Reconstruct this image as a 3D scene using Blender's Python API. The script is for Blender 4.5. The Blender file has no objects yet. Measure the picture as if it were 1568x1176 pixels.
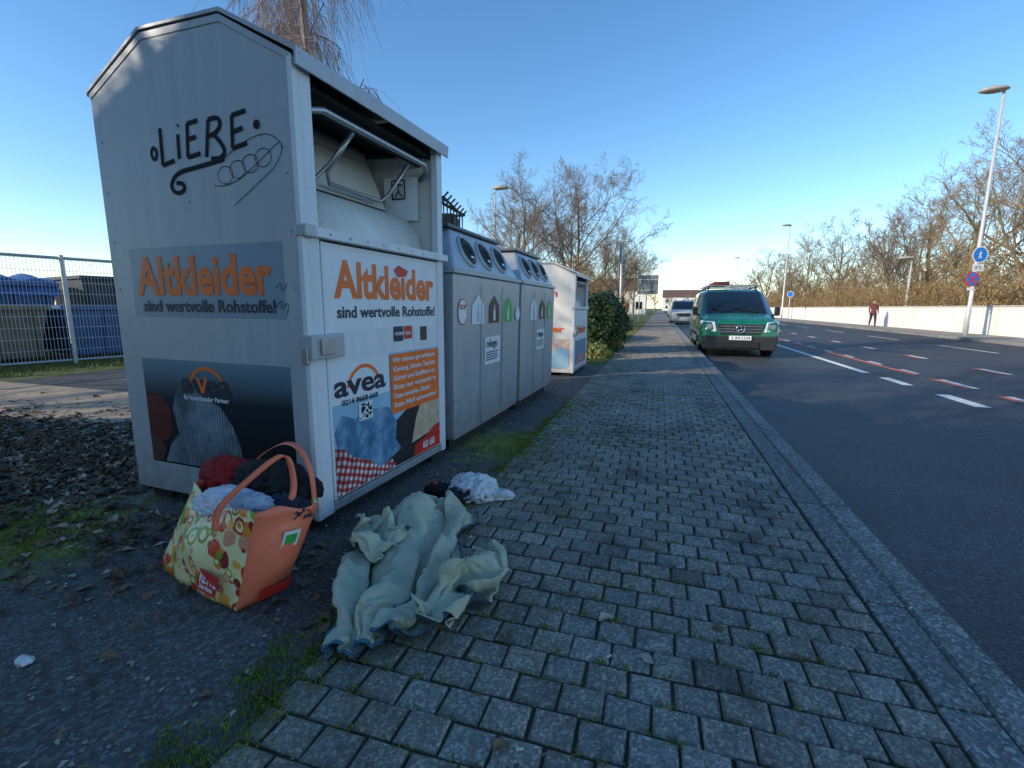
import bpy, bmesh, math, random
from mathutils import Vector, Matrix, noise
R=math.radians
random.seed(7)
scene=bpy.context.scene
COL=scene.collection

# ---------------------------------------------------------------- materials
def newmat(name):
    m=bpy.data.materials.new(name); m.use_nodes=True
    nt=m.node_tree; b=nt.nodes['Principled BSDF']
    return m,nt,b
def N(nt,t,**kw):
    n=nt.nodes.new(t)
    for k,v in kw.items(): setattr(n,k,v)
    return n
def ramp(nt,fac,stops):
    r=N(nt,'ShaderNodeValToRGB'); e=r.color_ramp.elements
    e[0].position=stops[0][0]; e[0].color=(*stops[0][1],1)
    e[1].position=stops[-1][0]; e[1].color=(*stops[-1][1],1)
    for p,c in stops[1:-1]:
        x=e.new(p); x.color=(*c,1)
    nt.links.new(fac,r.inputs[0]); return r.outputs[0]
def mixc(nt,fac,a,b,mode='MIX'):
    m=N(nt,'ShaderNodeMix',data_type='RGBA',blend_type=mode)
    for sock,v in ((m.inputs[0],fac),(m.inputs[6],a),(m.inputs[7],b)):
        if isinstance(v,(int,float)): sock.default_value=v
        elif isinstance(v,tuple): sock.default_value=(*v,1) if len(v)==3 else v
        else: nt.links.new(v,sock)
    return m.outputs[2]
def tex(nt,kind,scale,detail=4,rough=.6,vec=None,**kw):
    t=N(nt,kind,**kw)
    t.inputs['Scale'].default_value=scale
    if 'Voronoi' not in kind:
        if 'Detail' in t.inputs: t.inputs['Detail'].default_value=detail
        if 'Roughness' in t.inputs: t.inputs['Roughness'].default_value=rough
    if vec is None:
        tc=nt.nodes.get('TC') or N(nt,'ShaderNodeTexCoord',name='TC')
        vec=tc.outputs['Object']
    nt.links.new(vec,t.inputs['Vector']); return t
def bump(nt,b,h,strength,dist=.01):
    bp=N(nt,'ShaderNodeBump'); bp.inputs['Strength'].default_value=strength
    bp.inputs['Distance'].default_value=dist
    nt.links.new(h,bp.inputs['Height']); nt.links.new(bp.outputs[0],b.inputs['Normal'])
def pm(name,col,rough=.6,metal=0,var=.2,scale=6,bmp=0,bscale=60,spec=None):
    m,nt,b=newmat(name)
    t=tex(nt,'ShaderNodeTexNoise',scale,6,.65)
    c=ramp(nt,t.outputs[0],[(.3,tuple(x*(1-var) for x in col)),(.7,tuple(min(1,x*(1+var)) for x in col))])
    nt.links.new(c,b.inputs['Base Color'])
    b.inputs['Roughness'].default_value=rough; b.inputs['Metallic'].default_value=metal
    if bmp:
        t2=tex(nt,'ShaderNodeTexNoise',bscale,4,.6); bump(nt,b,t2.outputs[0],bmp,.01)
    return m
def dirtymetal(name,col,rough=.45,metal=.0,dirt=(.12,.11,.1),top=.5):
    m,nt,b=newmat(name)
    tc=N(nt,'ShaderNodeTexCoord',name='TC')
    mp=N(nt,'ShaderNodeMapping'); mp.inputs['Scale'].default_value=(9,9,.7)
    nt.links.new(tc.outputs['Object'],mp.inputs[0])
    s=tex(nt,'ShaderNodeTexNoise',1.5,6,.6,vec=mp.outputs[0])
    base=ramp(nt,s.outputs[0],[(.3,tuple(x*.88 for x in col)),(.65,col)])
    n2=tex(nt,'ShaderNodeTexNoise',14,8,.75)
    sep=N(nt,'ShaderNodeSeparateXYZ'); nt.links.new(tc.outputs['Object'],sep.inputs[0])
    mr=N(nt,'ShaderNodeMapRange'); mr.inputs[1].default_value=0; mr.inputs[2].default_value=top
    mr.inputs[3].default_value=.5; mr.inputs[4].default_value=.0
    nt.links.new(sep.outputs[2],mr.inputs[0])
    ad=N(nt,'ShaderNodeMath',operation='ADD'); nt.links.new(mr.outputs[0],ad.inputs[0]); nt.links.new(n2.outputs[0],ad.inputs[1])
    mr2=N(nt,'ShaderNodeMapRange'); mr2.inputs[1].default_value=.64; mr2.inputs[2].default_value=1.15
    mr2.inputs[4].default_value=.7
    nt.links.new(ad.outputs[0],mr2.inputs[0])
    c=mixc(nt,mr2.outputs[0],base,dirt)
    sc=tex(nt,'ShaderNodeTexNoise',55,3,.5); spk=ramp(nt,sc.outputs[0],[(.70,(0,0,0)),(.74,(.6,.6,.6))])
    c=mixc(nt,spk,c,dirt)
    nt.links.new(c,b.inputs['Base Color'])
    b.inputs['Roughness'].default_value=rough; b.inputs['Metallic'].default_value=metal
    n3=tex(nt,'ShaderNodeTexNoise',2.2,2,.5); bump(nt,b,n3.outputs[0],.18,.02)
    return m

# ---------------------------------------------------------------- mesh helpers
def link(o,parent=None):
    COL.objects.link(o)
    if parent: o.parent=parent
    return o
def empty(name,loc=(0,0,0),rz=0,scale=(1,1,1)):
    e=bpy.data.objects.new(name,None); e.location=loc; e.rotation_euler=(0,0,rz); e.scale=scale
    return link(e)
def mesh(name,V,F,mats,parent=None,smooth=False,mi=None):
    me=bpy.data.meshes.new(name); me.from_pydata([tuple(v) for v in V],[],F); me.update()
    for m in (mats if isinstance(mats,(list,tuple)) else [mats]): me.materials.append(m)
    if mi: me.polygons.foreach_set('material_index',mi)
    if smooth: me.polygons.foreach_set('use_smooth',[True]*len(me.polygons))
    o=bpy.data.objects.new(name,me); return link(o,parent)
def fixn(o):
    bm=bmesh.new(); bm.from_mesh(o.data); bmesh.ops.recalc_face_normals(bm,faces=bm.faces); bm.to_mesh(o.data); bm.free()
def bev(o,w,seg=2,ang=30):
    m=o.modifiers.new('b','BEVEL'); m.width=w; m.segments=seg; m.limit_method='ANGLE'; m.angle_limit=R(ang); return o
BF=[(0,3,2,1),(4,5,6,7),(0,1,5,4),(1,2,6,5),(2,3,7,6),(3,0,4,7)]
def box(name,a,b,mat,parent=None,bw=0):
    x0,y0,z0=a;x1,y1,z1=b
    V=[(x0,y0,z0),(x1,y0,z0),(x1,y1,z0),(x0,y1,z0),(x0,y0,z1),(x1,y0,z1),(x1,y1,z1),(x0,y1,z1)]
    o=mesh(name,V,BF,mat,parent); fixn(o)
    if bw: bev(o,bw)
    return o
def hexa(name,V,mat,parent=None,bw=0):
    o=mesh(name,V,BF,mat,parent); fixn(o)
    if bw: bev(o,bw)
    return o
def prism_y(name,prof,y0,y1,mat,parent=None,bw=0):
    n=len(prof); V=[(x,y0,z) for x,z in prof]+[(x,y1,z) for x,z in prof]
    F=[tuple(range(n)),tuple(range(2*n-1,n-1,-1))]+[(i,(i+1)%n,n+(i+1)%n,n+i) for i in range(n)]
    o=mesh(name,V,F,mat,parent); fixn(o)
    if bw: bev(o,bw)
    return o
def tube_into(V,F,pts,rads,sides=6,cap=True):
    pts=[Vector(p) for p in pts]; base=len(V); n=len(pts)
    up=None
    for i,p in enumerate(pts):
        d=(pts[min(i+1,n-1)]-pts[max(i-1,0)])
        if d.length<1e-9: d=Vector((0,0,1))
        d.normalize()
        if up is None:
            up=d.orthogonal().normalized()
        else:
            up=(up-d*up.dot(d))
            up=up.normalized() if up.length>1e-6 else d.orthogonal().normalized()
        w=d.cross(up); r=rads[i] if isinstance(rads,(list,tuple)) else rads
        for k in range(sides):
            a=2*math.pi*k/sides
            V.append(p+(up*math.cos(a)+w*math.sin(a))*r)
    for i in range(n-1):
        for k in range(sides):
            a=base+i*sides+k; b=base+i*sides+(k+1)%sides
            F.append((a,b,b+sides,a+sides))
    if cap and sides>2:
        F.append(tuple(base+k for k in range(sides))[::-1]); F.append(tuple(base+(n-1)*sides+k for k in range(sides)))
def tube(name,pts,rads,mat,parent=None,sides=12):
    V=[];F=[]; tube_into(V,F,pts,rads,sides)
    o=mesh(name,V,F,mat,parent,smooth=True); o.data.polygons[-1].use_smooth=False
    return o
def disc_pts(c,r,n=24): return [(c[0]+r*math.cos(2*math.pi*i/n),c[1]+r*math.sin(2*math.pi*i/n)) for i in range(n)]
def flat_side(name,pts,mat,parent,off):
    return mesh(name,[(x,-off,z) for x,z in pts],[tuple(range(len(pts)))],mat,parent)
def flat_front(name,pts,mat,parent,off):
    return mesh(name,[(off,y,z) for y,z in pts],[tuple(range(len(pts)))],mat,parent)
def rect(a,b,c,d): return [(a,c),(b,c),(b,d),(a,d)]
def text(name,s,size,loc,face,mat,parent,bold=0,sx=1,width=None):
    cu=bpy.data.curves.new(name,'FONT'); cu.body=s; cu.size=size; cu.offset=bold; cu.extrude=.0006
    cu.resolution_u=3
    o=bpy.data.objects.new(name,cu); link(o)
    bpy.context.view_layer.update()
    w=o.dimensions.x
    dg=bpy.context.evaluated_depsgraph_get()
    me=bpy.data.meshes.new_from_object(o.evaluated_get(dg))
    bpy.data.objects.remove(o)
    me.materials.clear(); me.materials.append(mat)
    o=bpy.data.objects.new(name,me); link(o,parent)
    if width: sx=width/w
    o.scale=(sx,1,1); o.location=loc
    o.rotation_euler=(R(90),0,R(90) if face=='front' else 0)
    return o
def strokes(name,lines,bev_r,loc,mat,parent,closed=False):
    cu=bpy.data.curves.new(name,'CURVE'); cu.dimensions='3D'; cu.bevel_depth=bev_r; cu.bevel_resolution=1
    for l in lines:
        s=cu.splines.new('NURBS' if len(l)>3 else 'POLY'); s.points.add(len(l)-1)
        for p,(x,z) in zip(s.points,l): p.co=(x,0,z,1)
        if len(l)>3: s.order_u=3; s.use_endpoint_u=True
    cu.materials.append(mat)
    o=bpy.data.objects.new(name,cu); o.location=loc; o.scale=(1,.12,1); return link(o,parent)
def blob(name,c,r,mat,parent=None,sub=4,amp=.3,freq=4,seed=0,squash=1,floor=None,ridge=True):
    bm=bmesh.new(); bmesh.ops.create_icosphere(bm,subdivisions=sub,radius=1)
    off=Vector((seed*3.1,seed*1.7,seed*.9))
    for v in bm.verts:
        p=v.co.copy(); q=p*freq*.5+off
        n=noise.fractal(q,1,2,3)
        if ridge: n=(.35-abs(n))*1.6
        n2=noise.noise(p*1.1+off)
        s=1+amp*n+amp*.8*n2
        w=Vector((p.x*r[0]*s,p.y*r[1]*s,p.z*r[2]*s*squash))+Vector(c)
        if floor is not None and w.z<floor: w.z=floor+.002*random.random()
        v.co=w
    me=bpy.data.meshes.new(name); bm.to_mesh(me); bm.free()
    me.materials.append(mat)
    me.polygons.foreach_set('use_smooth',[True]*len(me.polygons))
    return link(bpy.data.objects.new(name,me),parent)

# ---------------------------------------------------------------- ground materials
def asphalt(name,base=.05,tint=(.95,1,1.08),moss=None,wet=.75,speck=.35):
    m,nt,b=newmat(name)
    n=tex(nt,'ShaderNodeTexNoise',.8,8,.7)
    lo=tuple(base*.68*t for t in tint); hi=tuple(base*1.35*t for t in tint)
    c=ramp(nt,n.outputs[0],[(.3,lo),(.7,hi)])
    v=tex(nt,'ShaderNodeTexVoronoi',95)
    vs=ramp(nt,v.outputs['Color'],[(.1,(.5,.5,.5)),(.6,(1.0,1.0,1.0)),(.9,(2.4,2.4,2.4))])
    c=mixc(nt,.8,c,vs,'MULTIPLY')
    w=tex(nt,'ShaderNodeTexVoronoi',48)
    sp=ramp(nt,w.outputs['Distance'],[(.14,(1,1,1)),(.2,(0,0,0))])
    n4=tex(nt,'ShaderNodeTexNoise',14,3,.6)
    gate=ramp(nt,n4.outputs[0],[(.5,(0,0,0)),(.62,(speck,speck,speck))])
    mm=N(nt,'ShaderNodeMath',operation='MULTIPLY'); nt.links.new(sp,mm.inputs[0]); nt.links.new(gate,mm.inputs[1])
    c=mixc(nt,mm.outputs[0],c,(.38,.37,.35))
    if moss:
        for (cx,cy,r0,amt) in moss:
            tc=nt.nodes['TC']
            d=N(nt,'ShaderNodeVectorMath',operation='DISTANCE'); nt.links.new(tc.outputs['Object'],d.inputs[0]); d.inputs[1].default_value=(cx,cy,0)
            mr=N(nt,'ShaderNodeMapRange'); mr.inputs[1].default_value=r0; mr.inputs[2].default_value=0; mr.inputs[3].default_value=0; mr.inputs[4].default_value=amt
            nt.links.new(d.outputs['Value'],mr.inputs[0])
            nn=tex(nt,'ShaderNodeTexNoise',6,8,.75)
            a=N(nt,'ShaderNodeMath',operation='ADD'); nt.links.new(mr.outputs[0],a.inputs[0]); nt.links.new(nn.outputs[0],a.inputs[1])
            r2=N(nt,'ShaderNodeMapRange'); r2.inputs[1].default_value=.8; r2.inputs[2].default_value=1.02; nt.links.new(a.outputs[0],r2.inputs[0])
            mc=tex(nt,'ShaderNodeTexNoise',70,3,.7)
            mcol=ramp(nt,mc.outputs[0],[(.35,(.08,.08,.015)),(.65,(.40,.37,.05))])
            c=mixc(nt,r2.outputs[0],c,mcol)
    nt.links.new(c,b.inputs['Base Color']); b.inputs['Roughness'].default_value=wet
    bump(nt,b,v.outputs['Distance'],.8,.006)
    return m
M_road=asphalt('road_asphalt',.055,(.95,1,1.1),wet=.62,speck=.4)
M_path=asphalt('old_asphalt',.08,(1.06,1,.92),moss=[(-3.0,1.35,1.1,.68),(-1.05,.9,.7,.32),(-1.2,3.6,1.2,.55),(-5,3.0,1.6,.35)],wet=.8,speck=.6)
M_sunpath=pm('path_painted_sunlit',(.38,.29,.2),.9,var=.25,scale=5,bmp=.5,bscale=90)  # warm pale colour paints the sunlight lying on this path

def paver_mat():
    m,nt,b=newmat('paver_concrete')
    at=N(nt,'ShaderNodeAttribute',attribute_name='tint')
    n=tex(nt,'ShaderNodeTexNoise',1.3,6,.7)
    c=ramp(nt,n.outputs[0],[(.3,(.175,.155,.13)),(.7,(.30,.27,.232))])
    c=mixc(nt,.9,c,at.outputs['Color'],'MULTIPLY')
    v=tex(nt,'ShaderNodeTexVoronoi',130)
    vs=ramp(nt,v.outputs['Color'],[(.1,(.5,.5,.5)),(.6,(1.0,1.0,1.0)),(.92,(2.3,2.25,2.1))])
    c=mixc(nt,.8,c,vs,'MULTIPLY')
    w=tex(nt,'ShaderNodeTexVoronoi',60)
    sp=ramp(nt,w.outputs['Distance'],[(.14,(.6,.6,.6)),(.2,(0,0,0))])
    n4=tex(nt,'ShaderNodeTexNoise',3,3,.6); gate=ramp(nt,n4.outputs[0],[(.45,(0,0,0)),(.62,(.9,.9,.9))])
    c=mixc(nt,mixc(nt,1,sp,gate,'MULTIPLY'),c,(.55,.53,.48))
    tc=nt.nodes['TC']; sep=N(nt,'ShaderNodeSeparateXYZ'); nt.links.new(tc.outputs['Object'],sep.inputs[0])
    mr=N(nt,'ShaderNodeMapRange'); mr.inputs[1].default_value=.3; mr.inputs[2].default_value=-1.0; mr.inputs[3].default_value=0; mr.inputs[4].default_value=.2
    nt.links.new(sep.outputs[0],mr.inputs[0])
    nn=tex(nt,'ShaderNodeTexNoise',4,8,.78)
    a=N(nt,'ShaderNodeMath',operation='ADD'); nt.links.new(mr.outputs[0],a.inputs[0]); nt.links.new(nn.outputs[0],a.inputs[1])
    r2=N(nt,'ShaderNodeMapRange'); r2.inputs[1].default_value=.6; r2.inputs[2].default_value=.86; r2.inputs[4].default_value=.7; nt.links.new(a.outputs[0],r2.inputs[0])
    c=mixc(nt,r2.outputs[0],c,(.12,.12,.035))
    n5=tex(nt,'ShaderNodeTexNoise',2.7,5,.7)
    st=ramp(nt,n5.outputs[0],[(.34,(.5,.5,.5)),(.47,(1,1,1))])
    c=mixc(nt,1,c,st,'MULTIPLY')
    nt.links.new(c,b.inputs['Base Color']); b.inputs['Roughness'].default_value=.75
    nb=tex(nt,'ShaderNodeTexNoise',160,4,.7); bump(nt,b,nb.outputs[0],.6,.006)
    return m
M_paver=paver_mat()
M_joint=pm('joint_sand_moss',(.045,.042,.02),.95,var=.5,scale=12,bmp=.6,bscale=120)
M_kerb=asphalt('kerb_concrete',.21,(1.05,1,.92),wet=.8,speck=.6)
M_kerb2=asphalt('kerb_slab_concrete',.18,(1.05,1,.93),wet=.8,speck=.6)
M_soil=pm('ground_soil_grass',(.09,.085,.04),.95,var=.4,scale=1.5,bmp=.6,bscale=30)
M_grass=pm('grass_verge',(.10,.12,.035),.95,var=.5,scale=3,bmp=.8,bscale=60)
M_white=pm('road_paint_white',(.78,.78,.74),.7,var=.12,scale=25)
M_redp=pm('road_paint_red',(.62,.16,.1),.7,var=.2,scale=20)

# ---------------------------------------------------------------- ground sheets
def sheet(name,x0,x1,y0,y1,z,mat,nx=1,ny=1):
    V=[];F=[]
    for j in range(ny+1):
        for i in range(nx+1): V.append((x0+(x1-x0)*i/nx,y0+(y1-y0)*j/ny,z))
    for j in range(ny):
        for i in range(nx):
            a=j*(nx+1)+i; F.append((a,a+1,a+nx+2,a+nx+1))
    return mesh(name,V,F,mat)
sheet('ground',-700,700,-500,1400,-.125,M_soil)
sheet('road',1.0,12.1,-60,700,-.1,M_road)
box('asphalt_footpath',(-9.7,-30,-.12),(-1.0,9.2,-.006),M_path)
sheet('sunlit_path',-30,-4.9,2.9,4.25,.0,M_sunpath)
box('grass_verge',(-30,9.2,-.12),(-1.02,300,-.012),M_grass)
sheet('grass_strip',-30,-9.0,4.25,9.2,-.002,M_grass)
box('yard_ground',(-60,-30,-.12),(-9.7,9.2,-.010),M_grass)
box('pavement_bed',(-1.0,-30,-.12),(.82,400,-.012),M_joint)
box('pavement_far_surface',(-1.0,42,-.0119),(.82,400,-.001),asphalt('far_paving',.18,(1.05,.98,.9)))
def pavers():
    V=[];F=[];T=[]
    pw,pl,g=.13,.112,.009
    y=-.2; row=0
    while y<42:
        x=-1.0+(0 if row%2==0 else -pw*.5)+random.uniform(-.006,.006)
        while x<.815:
            a=max(x,-1.0)+g/2; b=min(x+pw,.815)-g/2
            if b-a>.03:
                near=y<9
                j=.0032 if near else 0
                z=random.gauss(0,.0018); tx=random.gauss(0,.013); ty=random.gauss(0,.013)
                sink=-.010*max(0,noise.noise(Vector((x*.9,y*.9,2))))
                c,d=y+g/2,y+pl-g/2
                wob=.006*math.sin(y*3.1)+.005*math.sin(y*1.7+x*3)
                r=lambda:random.uniform(-j,j)
                q=[(a+r(),c+wob+r()),(b+r(),c+wob+r()),(b+r(),d+wob+r()),(a+r(),d+wob+r())]
                cx,cy=(a+b)/2,(c+d)/2+wob
                bs=len(V)
                hz=lambda px,py:z+sink+(px-cx)*tx+(py-cy)*ty
                for (px,py) in q: V.append((px,py,-.03))
                for (px,py) in q: V.append((px,py,hz(px,py)-.006))
                for (px,py) in q:
                    ix=px+(.007 if px<cx else -.007); iy=py+(.007 if py<cy else -.007)
                    V.append((ix,iy,hz(ix,iy)))
                for k in range(4):
                    k2=(k+1)%4
                    F.append((bs+k,bs+k2,bs+4+k2,bs+4+k)); F.append((bs+4+k,bs+4+k2,bs+8+k2,bs+8+k))
                F.append((bs+8,bs+9,bs+10,bs+11))
                t=random.gauss(1,.11)
                if random.random()<.03: t*=.65
                wm=random.uniform(-.05,.07)
                T+=[(t*(1+wm),t,t*(1-wm),1)]*12
            x+=pw
        y+=pl; row+=1
    o=mesh('paver_pavement',V,F,M_paver)
    ca=o.data.color_attributes.new('tint','FLOAT_COLOR','POINT')
    flat=[c for t in T for c in t]; ca.data.foreach_set('color',flat)
pavers()
def stones(name,x0,x1,z0,z1,ln,mat,y0,y1,bw=.008,gap=.006):
    V=[];F=[]; y=y0
    while y<y1:
        L=ln; a,b=x0+random.uniform(-.002,.002),x1+random.uniform(-.002,.002)
        dz=random.gauss(0,.002); s=len(V)
        c,d=y+gap/2,y+L-gap/2
        for z in (z0,z1-bw+dz): V+=[(a,c,z),(b,c,z),(b,d,z),(a,d,z)]
        z=z1+dz; V+=[(a+bw,c+bw,z),(b-bw,c+bw,z),(b-bw,d-bw,z),(a+bw,d-bw,z)]
        for k in range(4):
            k2=(k+1)%4
            F+=[(s+k,s+k2,s+4+k2,s+4+k),(s+4+k,s+4+k2,s+8+k2,s+8+k)]
        F.append((s+8,s+9,s+10,s+11)); y+=L
    return mesh(name,V,F,mat)
stones('kerb_edging_slabs',.823,.955,-.1,.002,.5,M_kerb2,-2,200,.004)
box('kerb_joint_fill',(.812,-2,-.1),(.97,200,-.010),M_joint)
stones('kerb',.962,1.10,-.12,.004,1.0,M_kerb,-2,200,.014)
stones('kerb',12.0,12.15,-.12,.01,1.0,M_kerb,-2,200,.012)
box('far_pavement',(12.152,-60,-.12),(14.6,400,.0),pm('far_pavement_paving',(.27,.24,.21),.85,scale=2,bmp=.3))
def marks(name,segs,mat,z=-.095):
    V=[];F=[]
    for (x0,x1,y0,y1) in segs:
        s=len(V); V+=[(x0,y0,z),(x1,y0,z),(x1,y1,z),(x0,y1,z)]; F.append((s,s+1,s+2,s+3))
    return mesh(name,V,F,mat)
wl=[(3.82,3.97,10.7,60),(3.86,4.02,9.15,10.05),(3.90,4.08,7.35,8.3)]
wl+=[(4.78,4.86,10.9+i*1.6,11.6+i*1.6) for i in range(14)]
wl+=[(6.46,6.56,11.4+i*3,12.3+i*3) for i in range(24)]+[(9.3,9.4,11+i*6,14+i*6) for i in range(12)]
wl+=[(4.78,4.86,9.1,10.1),(4.78,4.86,7.2,8.4)]
marks('road_marking_white',wl,M_white)
rl=[(4.62,4.74,10.7,60),(4.66,4.77,9.1,10.1),(4.66,4.77,7.2,8.4)]+[(6.34,6.45,11.4+i*3,12.3+i*3) for i in range(24)]
marks('road_marking_red',rl,M_redp,-.0945)

# ---------------------------------------------------------------- clothes container
M_body=dirtymetal('container_grey_paint',(.45,.48,.51),.42,.1)
M_doorw=dirtymetal('container_white_paint',(.76,.77,.79),.4,.0,top=.3)
M_trim=dirtymetal('container_trim',(.45,.47,.49),.4,.2)
M_dark=pm('dark_interior',(.012,.012,.014),.8)
M_inner=dirtymetal('hopper_offwhite',(.74,.71,.65),.45,0,dirt=(.2,.19,.17))
M_steel=pm('galvanised_steel',(.42,.43,.44),.38,.75,var=.12,scale=20)
M_lab=pm('label_bluegrey',(.24,.31,.38),.35,var=.06,scale=3)
M_or=pm('print_orange',(.9,.17,.02),.45,var=.05)
M_navy=pm('print_navy',(.02,.022,.045),.45,var=.1)
M_ink=pm('marker_ink_black',(.006,.006,.012),.85)
M_wl=pm('label_white',(.76,.78,.8),.4,var=.04)
M_sky=pm('print_lightblue',(.32,.53,.68),.4,var=.2,scale=2)
M_red=pm('print_red',(.6,.03,.02),.4,var=.15)
M_beige=pm('print_beige',(.6,.43,.28),.5,var=.3,scale=14)
M_black=pm('print_black',(.012,.012,.016),.5)
M_greenp=pm('print_green',(.06,.42,.07),.45,var=.08)
M_brownp=pm('print_darkbrown',(.06,.035,.02),.45,var=.1)
def jeans():
    m,nt,b=newmat('print_denim')
    n=tex(nt,'ShaderNodeTexNoise',9,6,.7)
    c=ramp(nt,n.outputs[0],[(.3,(.03,.1,.2)),(.5,(.1,.24,.4)),(.7,(.3,.48,.62))])
    nt.links.new(c,b.inputs['Base Color']); b.inputs['Roughness'].default_value=.4; return m
def gingham():
    m,nt,b=newmat('print_gingham')
    tc=N(nt,'ShaderNodeTexCoord',name='TC')
    outs=[]
    for ang in (20,110):
        mp=N(nt,'ShaderNodeMapping'); mp.inputs['Rotation'].default_value=(R(ang),0,0)
        nt.links.new(tc.outputs['Object'],mp.inputs[0])
        w=N(nt,'ShaderNodeTexWave',bands_direction='Y'); w.inputs['Scale'].default_value=8; w.inputs['Distortion'].default_value=1.8; w.inputs['Detail'].default_value=1
        nt.links.new(mp.outputs[0],w.inputs['Vector'])
        outs.append(ramp(nt,w.outputs[0],[(.45,(1,1,1)),(.55,(.72,.16,.16))]))
    c=mixc(nt,1,outs[0],outs[1],'MULTIPLY')
    n=tex(nt,'ShaderNodeTexNoise',7,4,.6); sh=ramp(nt,n.outputs[0],[(.35,(.35,.35,.38)),(.6,(.9,.9,.9))])
    c=mixc(nt,1,c,sh,'MULTIPLY')
    nt.links.new(c,b.inputs['Base Color']); b.inputs['Roughness'].default_value=.4; return m
def stripes():
    m,nt,b=newmat('print_striped_shirt')
    w=tex(nt,'ShaderNodeTexWave',16,2,.5,bands_direction='X'); w.inputs['Distortion'].default_value=2.5; w.inputs['Detail Scale'].default_value=.4
    c=ramp(nt,w.outputs[0],[(.3,(.10,.14,.18)),(.7,(.24,.30,.35))])
    n=tex(nt,'ShaderNodeTexNoise',5,5,.6)
    sh=ramp(nt,n.outputs[0],[(.35,(.35,.35,.35)),(.62,(1.2,1.2,1.2))])
    nt.links.new(mixc(nt,1,c,sh,'MULTIPLY'),b.inputs['Base Color']); b.inputs['Roughness'].default_value=.35; return m
def gradpic():
    m,nt,b=newmat('print_dark_gradient')
    tc=N(nt,'ShaderNodeTexCoord',name='TC'); sep=N(nt,'ShaderNodeSeparateXYZ'); nt.links.new(tc.outputs['Object'],sep.inputs[0])
    c=ramp(nt,sep.outputs[2],[(.3,(.006,.007,.01)),(.62,(.012,.02,.03)),(.82,(.16,.25,.31))])
    nt.links.new(c,b.inputs['Base Color']); b.inputs['Roughness'].default_value=.3; return m
M_jeans,M_ging,M_strip,M_grad=jeans(),gingham(),stripes(),gradpic()

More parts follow.
